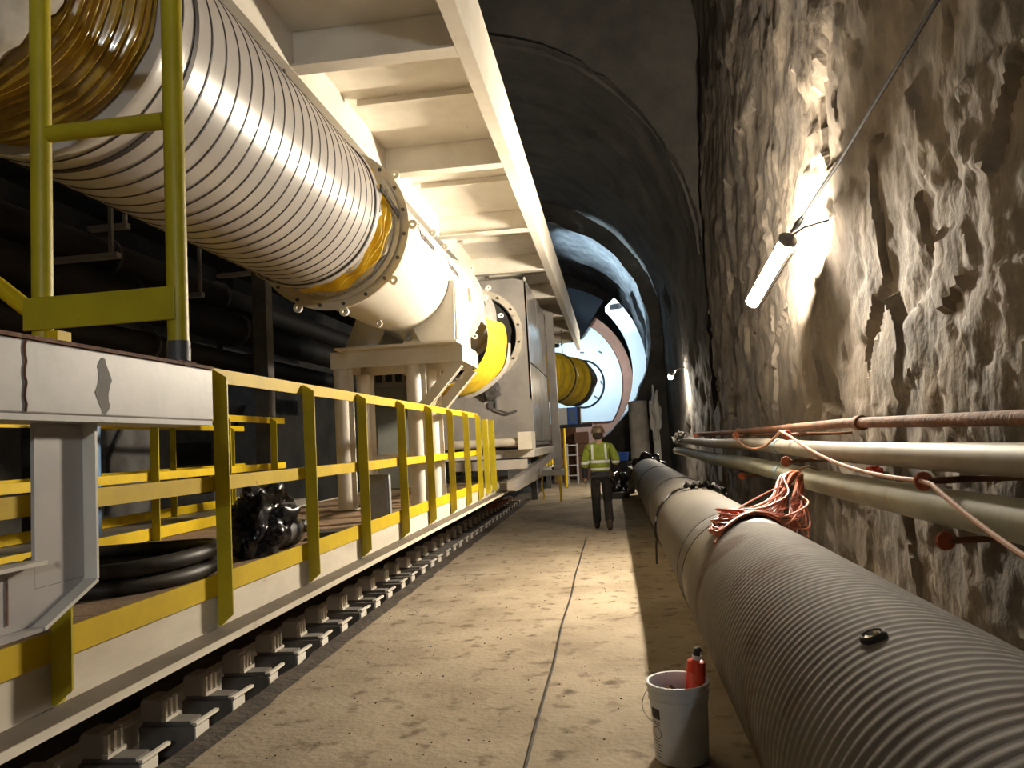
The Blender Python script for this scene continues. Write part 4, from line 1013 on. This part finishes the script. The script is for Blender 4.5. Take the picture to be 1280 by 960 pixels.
t = thing('step_ladder', 'small aluminium step ladder standing at the far end of the path', 'ladder', (-1.45, 28, 0))
for x in (-1.66, -1.30):
    MB().bar((x, 27.7, .01), (x+.03, 28.0, 1.45), .05, .03, up=(0, 1, 0)).build('rail', M['alu'], t)
    MB().bar((x, 28.5, .01), (x+.03, 28.05, 1.40), .04, .02, up=(0, 1, 0)).build('back_rail', M['alu'], t)
for k in range(4):
    z = .3+k*.36; y = 27.7+.3*z/1.45; MB().box(-1.66, -1.30, y-.05, y+.05, z, z+.035).build('step', M['alu'], t)
# clutter behind the ladder: timber stack, crates
for i, (x, y, z, sx, sz, mt, lab) in enumerate(((-2.0, 29, 0, .5, 1.3, 'sand', 'brown crate behind the step ladder'), (-1.2, 30.5, 0, .55, 1.9, 'brown', 'tall dark brown stack right of the step ladder'), (-1.75, 31.2, 0, .6, 2.2, 'rust', 'rusty machine box above the step ladder'))):
    t = thing('crate', lab, 'crate', (x, y, z))
    for q in range(4):
        MB().box(x-sx/2, x+sx/2, y, y+.5, z+sz*q/4+.005, z+sz*(q+1)/4-.02).build('board', M[mt], t)
    MB().box(x-sx/2+.03, x+sx/2-.03, y+.03, y+.47, z+.001, z+sz-.03).build('core', M['blackmat'], t)
# orange hose tangle by the rail
t = thing('orange_tangle', 'tangle of thin orange hose on the rail at the far left of the path', 'hose', (-2.6, 17, 0))
for i in range(5):
    pts = [(-2.62+.16*math.sin(k*1.1+i*2), 16.2+.28*k+.2*math.cos(k+i), .225+.09*abs(math.sin(k*1.7+i))) for k in range(9)]
    MB().tube(pts, .012, 6).build('strand', M['orange'], t)
t = thing('yellow_tape', 'strip of yellow tape hanging down beside the path', 'tape', (-1.88, 19.8, .0))
m = MB(); grid(m, [0, 1], list(np.linspace(0, 1, 14)), lambda k, f: (-1.86+.045*k+.02*math.sin(f*9), 19.7+.02*math.sin(f*5), .10+.76*f)); m.build('tape', M['yfab'], t)
# dark bags and blue tub left of the pipe end
for (x, y, r_, mt, nm, lab, ct) in ((.08, 21.2, .32, 'black', 'rubbish_bag', 'black rubbish bag on the floor right of the worker', 'bag'), (.30, 22.4, .42, 'blackmat', 'dark_sack', 'larger dark sack behind the rubbish bag against the pipe end', 'sack')):
    m = MB(); m.ico((x, y, r_*.95), r_, 4, lambda v: .4*noise.noise(v*2.3+Vector((y, 0, 0))), (.85, .9, 1.15)); m.v = [(a, b, max(c_, .004)) for a, b, c_ in m.v]
    o = m.build(nm, M[mt]); tag(o, lab, ct)
t = thing('blue_tub', 'blue plastic tub on top of the dark sacks', 'tub', (.22, 22.1, .98))
m = MB(); m.lathe((.26, 22.3), [(.93, 0), (.93, .15), (1.14, .19), (1.16, .20), (1.16, .17), (.96, .13), (.96, 0)], 'z', 24); m.build('tub', M['bluelit'], t)
t = thing('timber_block', 'dark timber block under the far pipe end beside the bags', 'timber', (.1, 20.6, 0))
MB().box(-.2, .36, 20.4, 20.65, .006, .16).build('block', M['boots'], t)

# floodlights in the portal
def floodlight(p, aim, label, power, size=.5):
    p = Vector(p); aim = Vector(aim); d = (aim-p).normalized()
    t = thing('floodlight', label, 'lamp', p)
    q = d.to_track_quat('-Z', 'Y')
    m = MB(); m.box(-.3, .3, -.2, .2, .02, .14); o = bpy.data.objects.new('housing', m.mesh('housing', M['greydark'])); col.objects.link(o); o.parent = t; o.rotation_mode = 'QUATERNION'; o.rotation_quaternion = q
    m = MB(); m.box(-.27, .27, -.17, .17, .005, .019); o = bpy.data.objects.new('lens', m.mesh('lens', M['flood'])); col.objects.link(o); o.parent = t; o.rotation_mode = 'QUATERNION'; o.rotation_quaternion = q
    l = bpy.data.lights.new('flood', 'SPOT'); l.energy = power; l.color = (.60, .84, 1); l.spot_size = R(size); l.spot_blend = .4; l.shadow_soft_size = .15
    lo = bpy.data.objects.new('flood_light', l); col.objects.link(lo); lo.location = p+d*.01; lo.rotation_mode = 'QUATERNION'; lo.rotation_quaternion = q
    return t
floodlight((-2.2, 32.4, 5.7), (-.1, 37, 4.9), 'floodlight aimed at the white shield hidden behind the deck', COOL*3.6, 84)
floodlight((-2.5, 33.3, 6.6), (.5, 35.3, 9.3), 'floodlight aimed at the rock arch hidden behind the deck', COOL*6, 88)
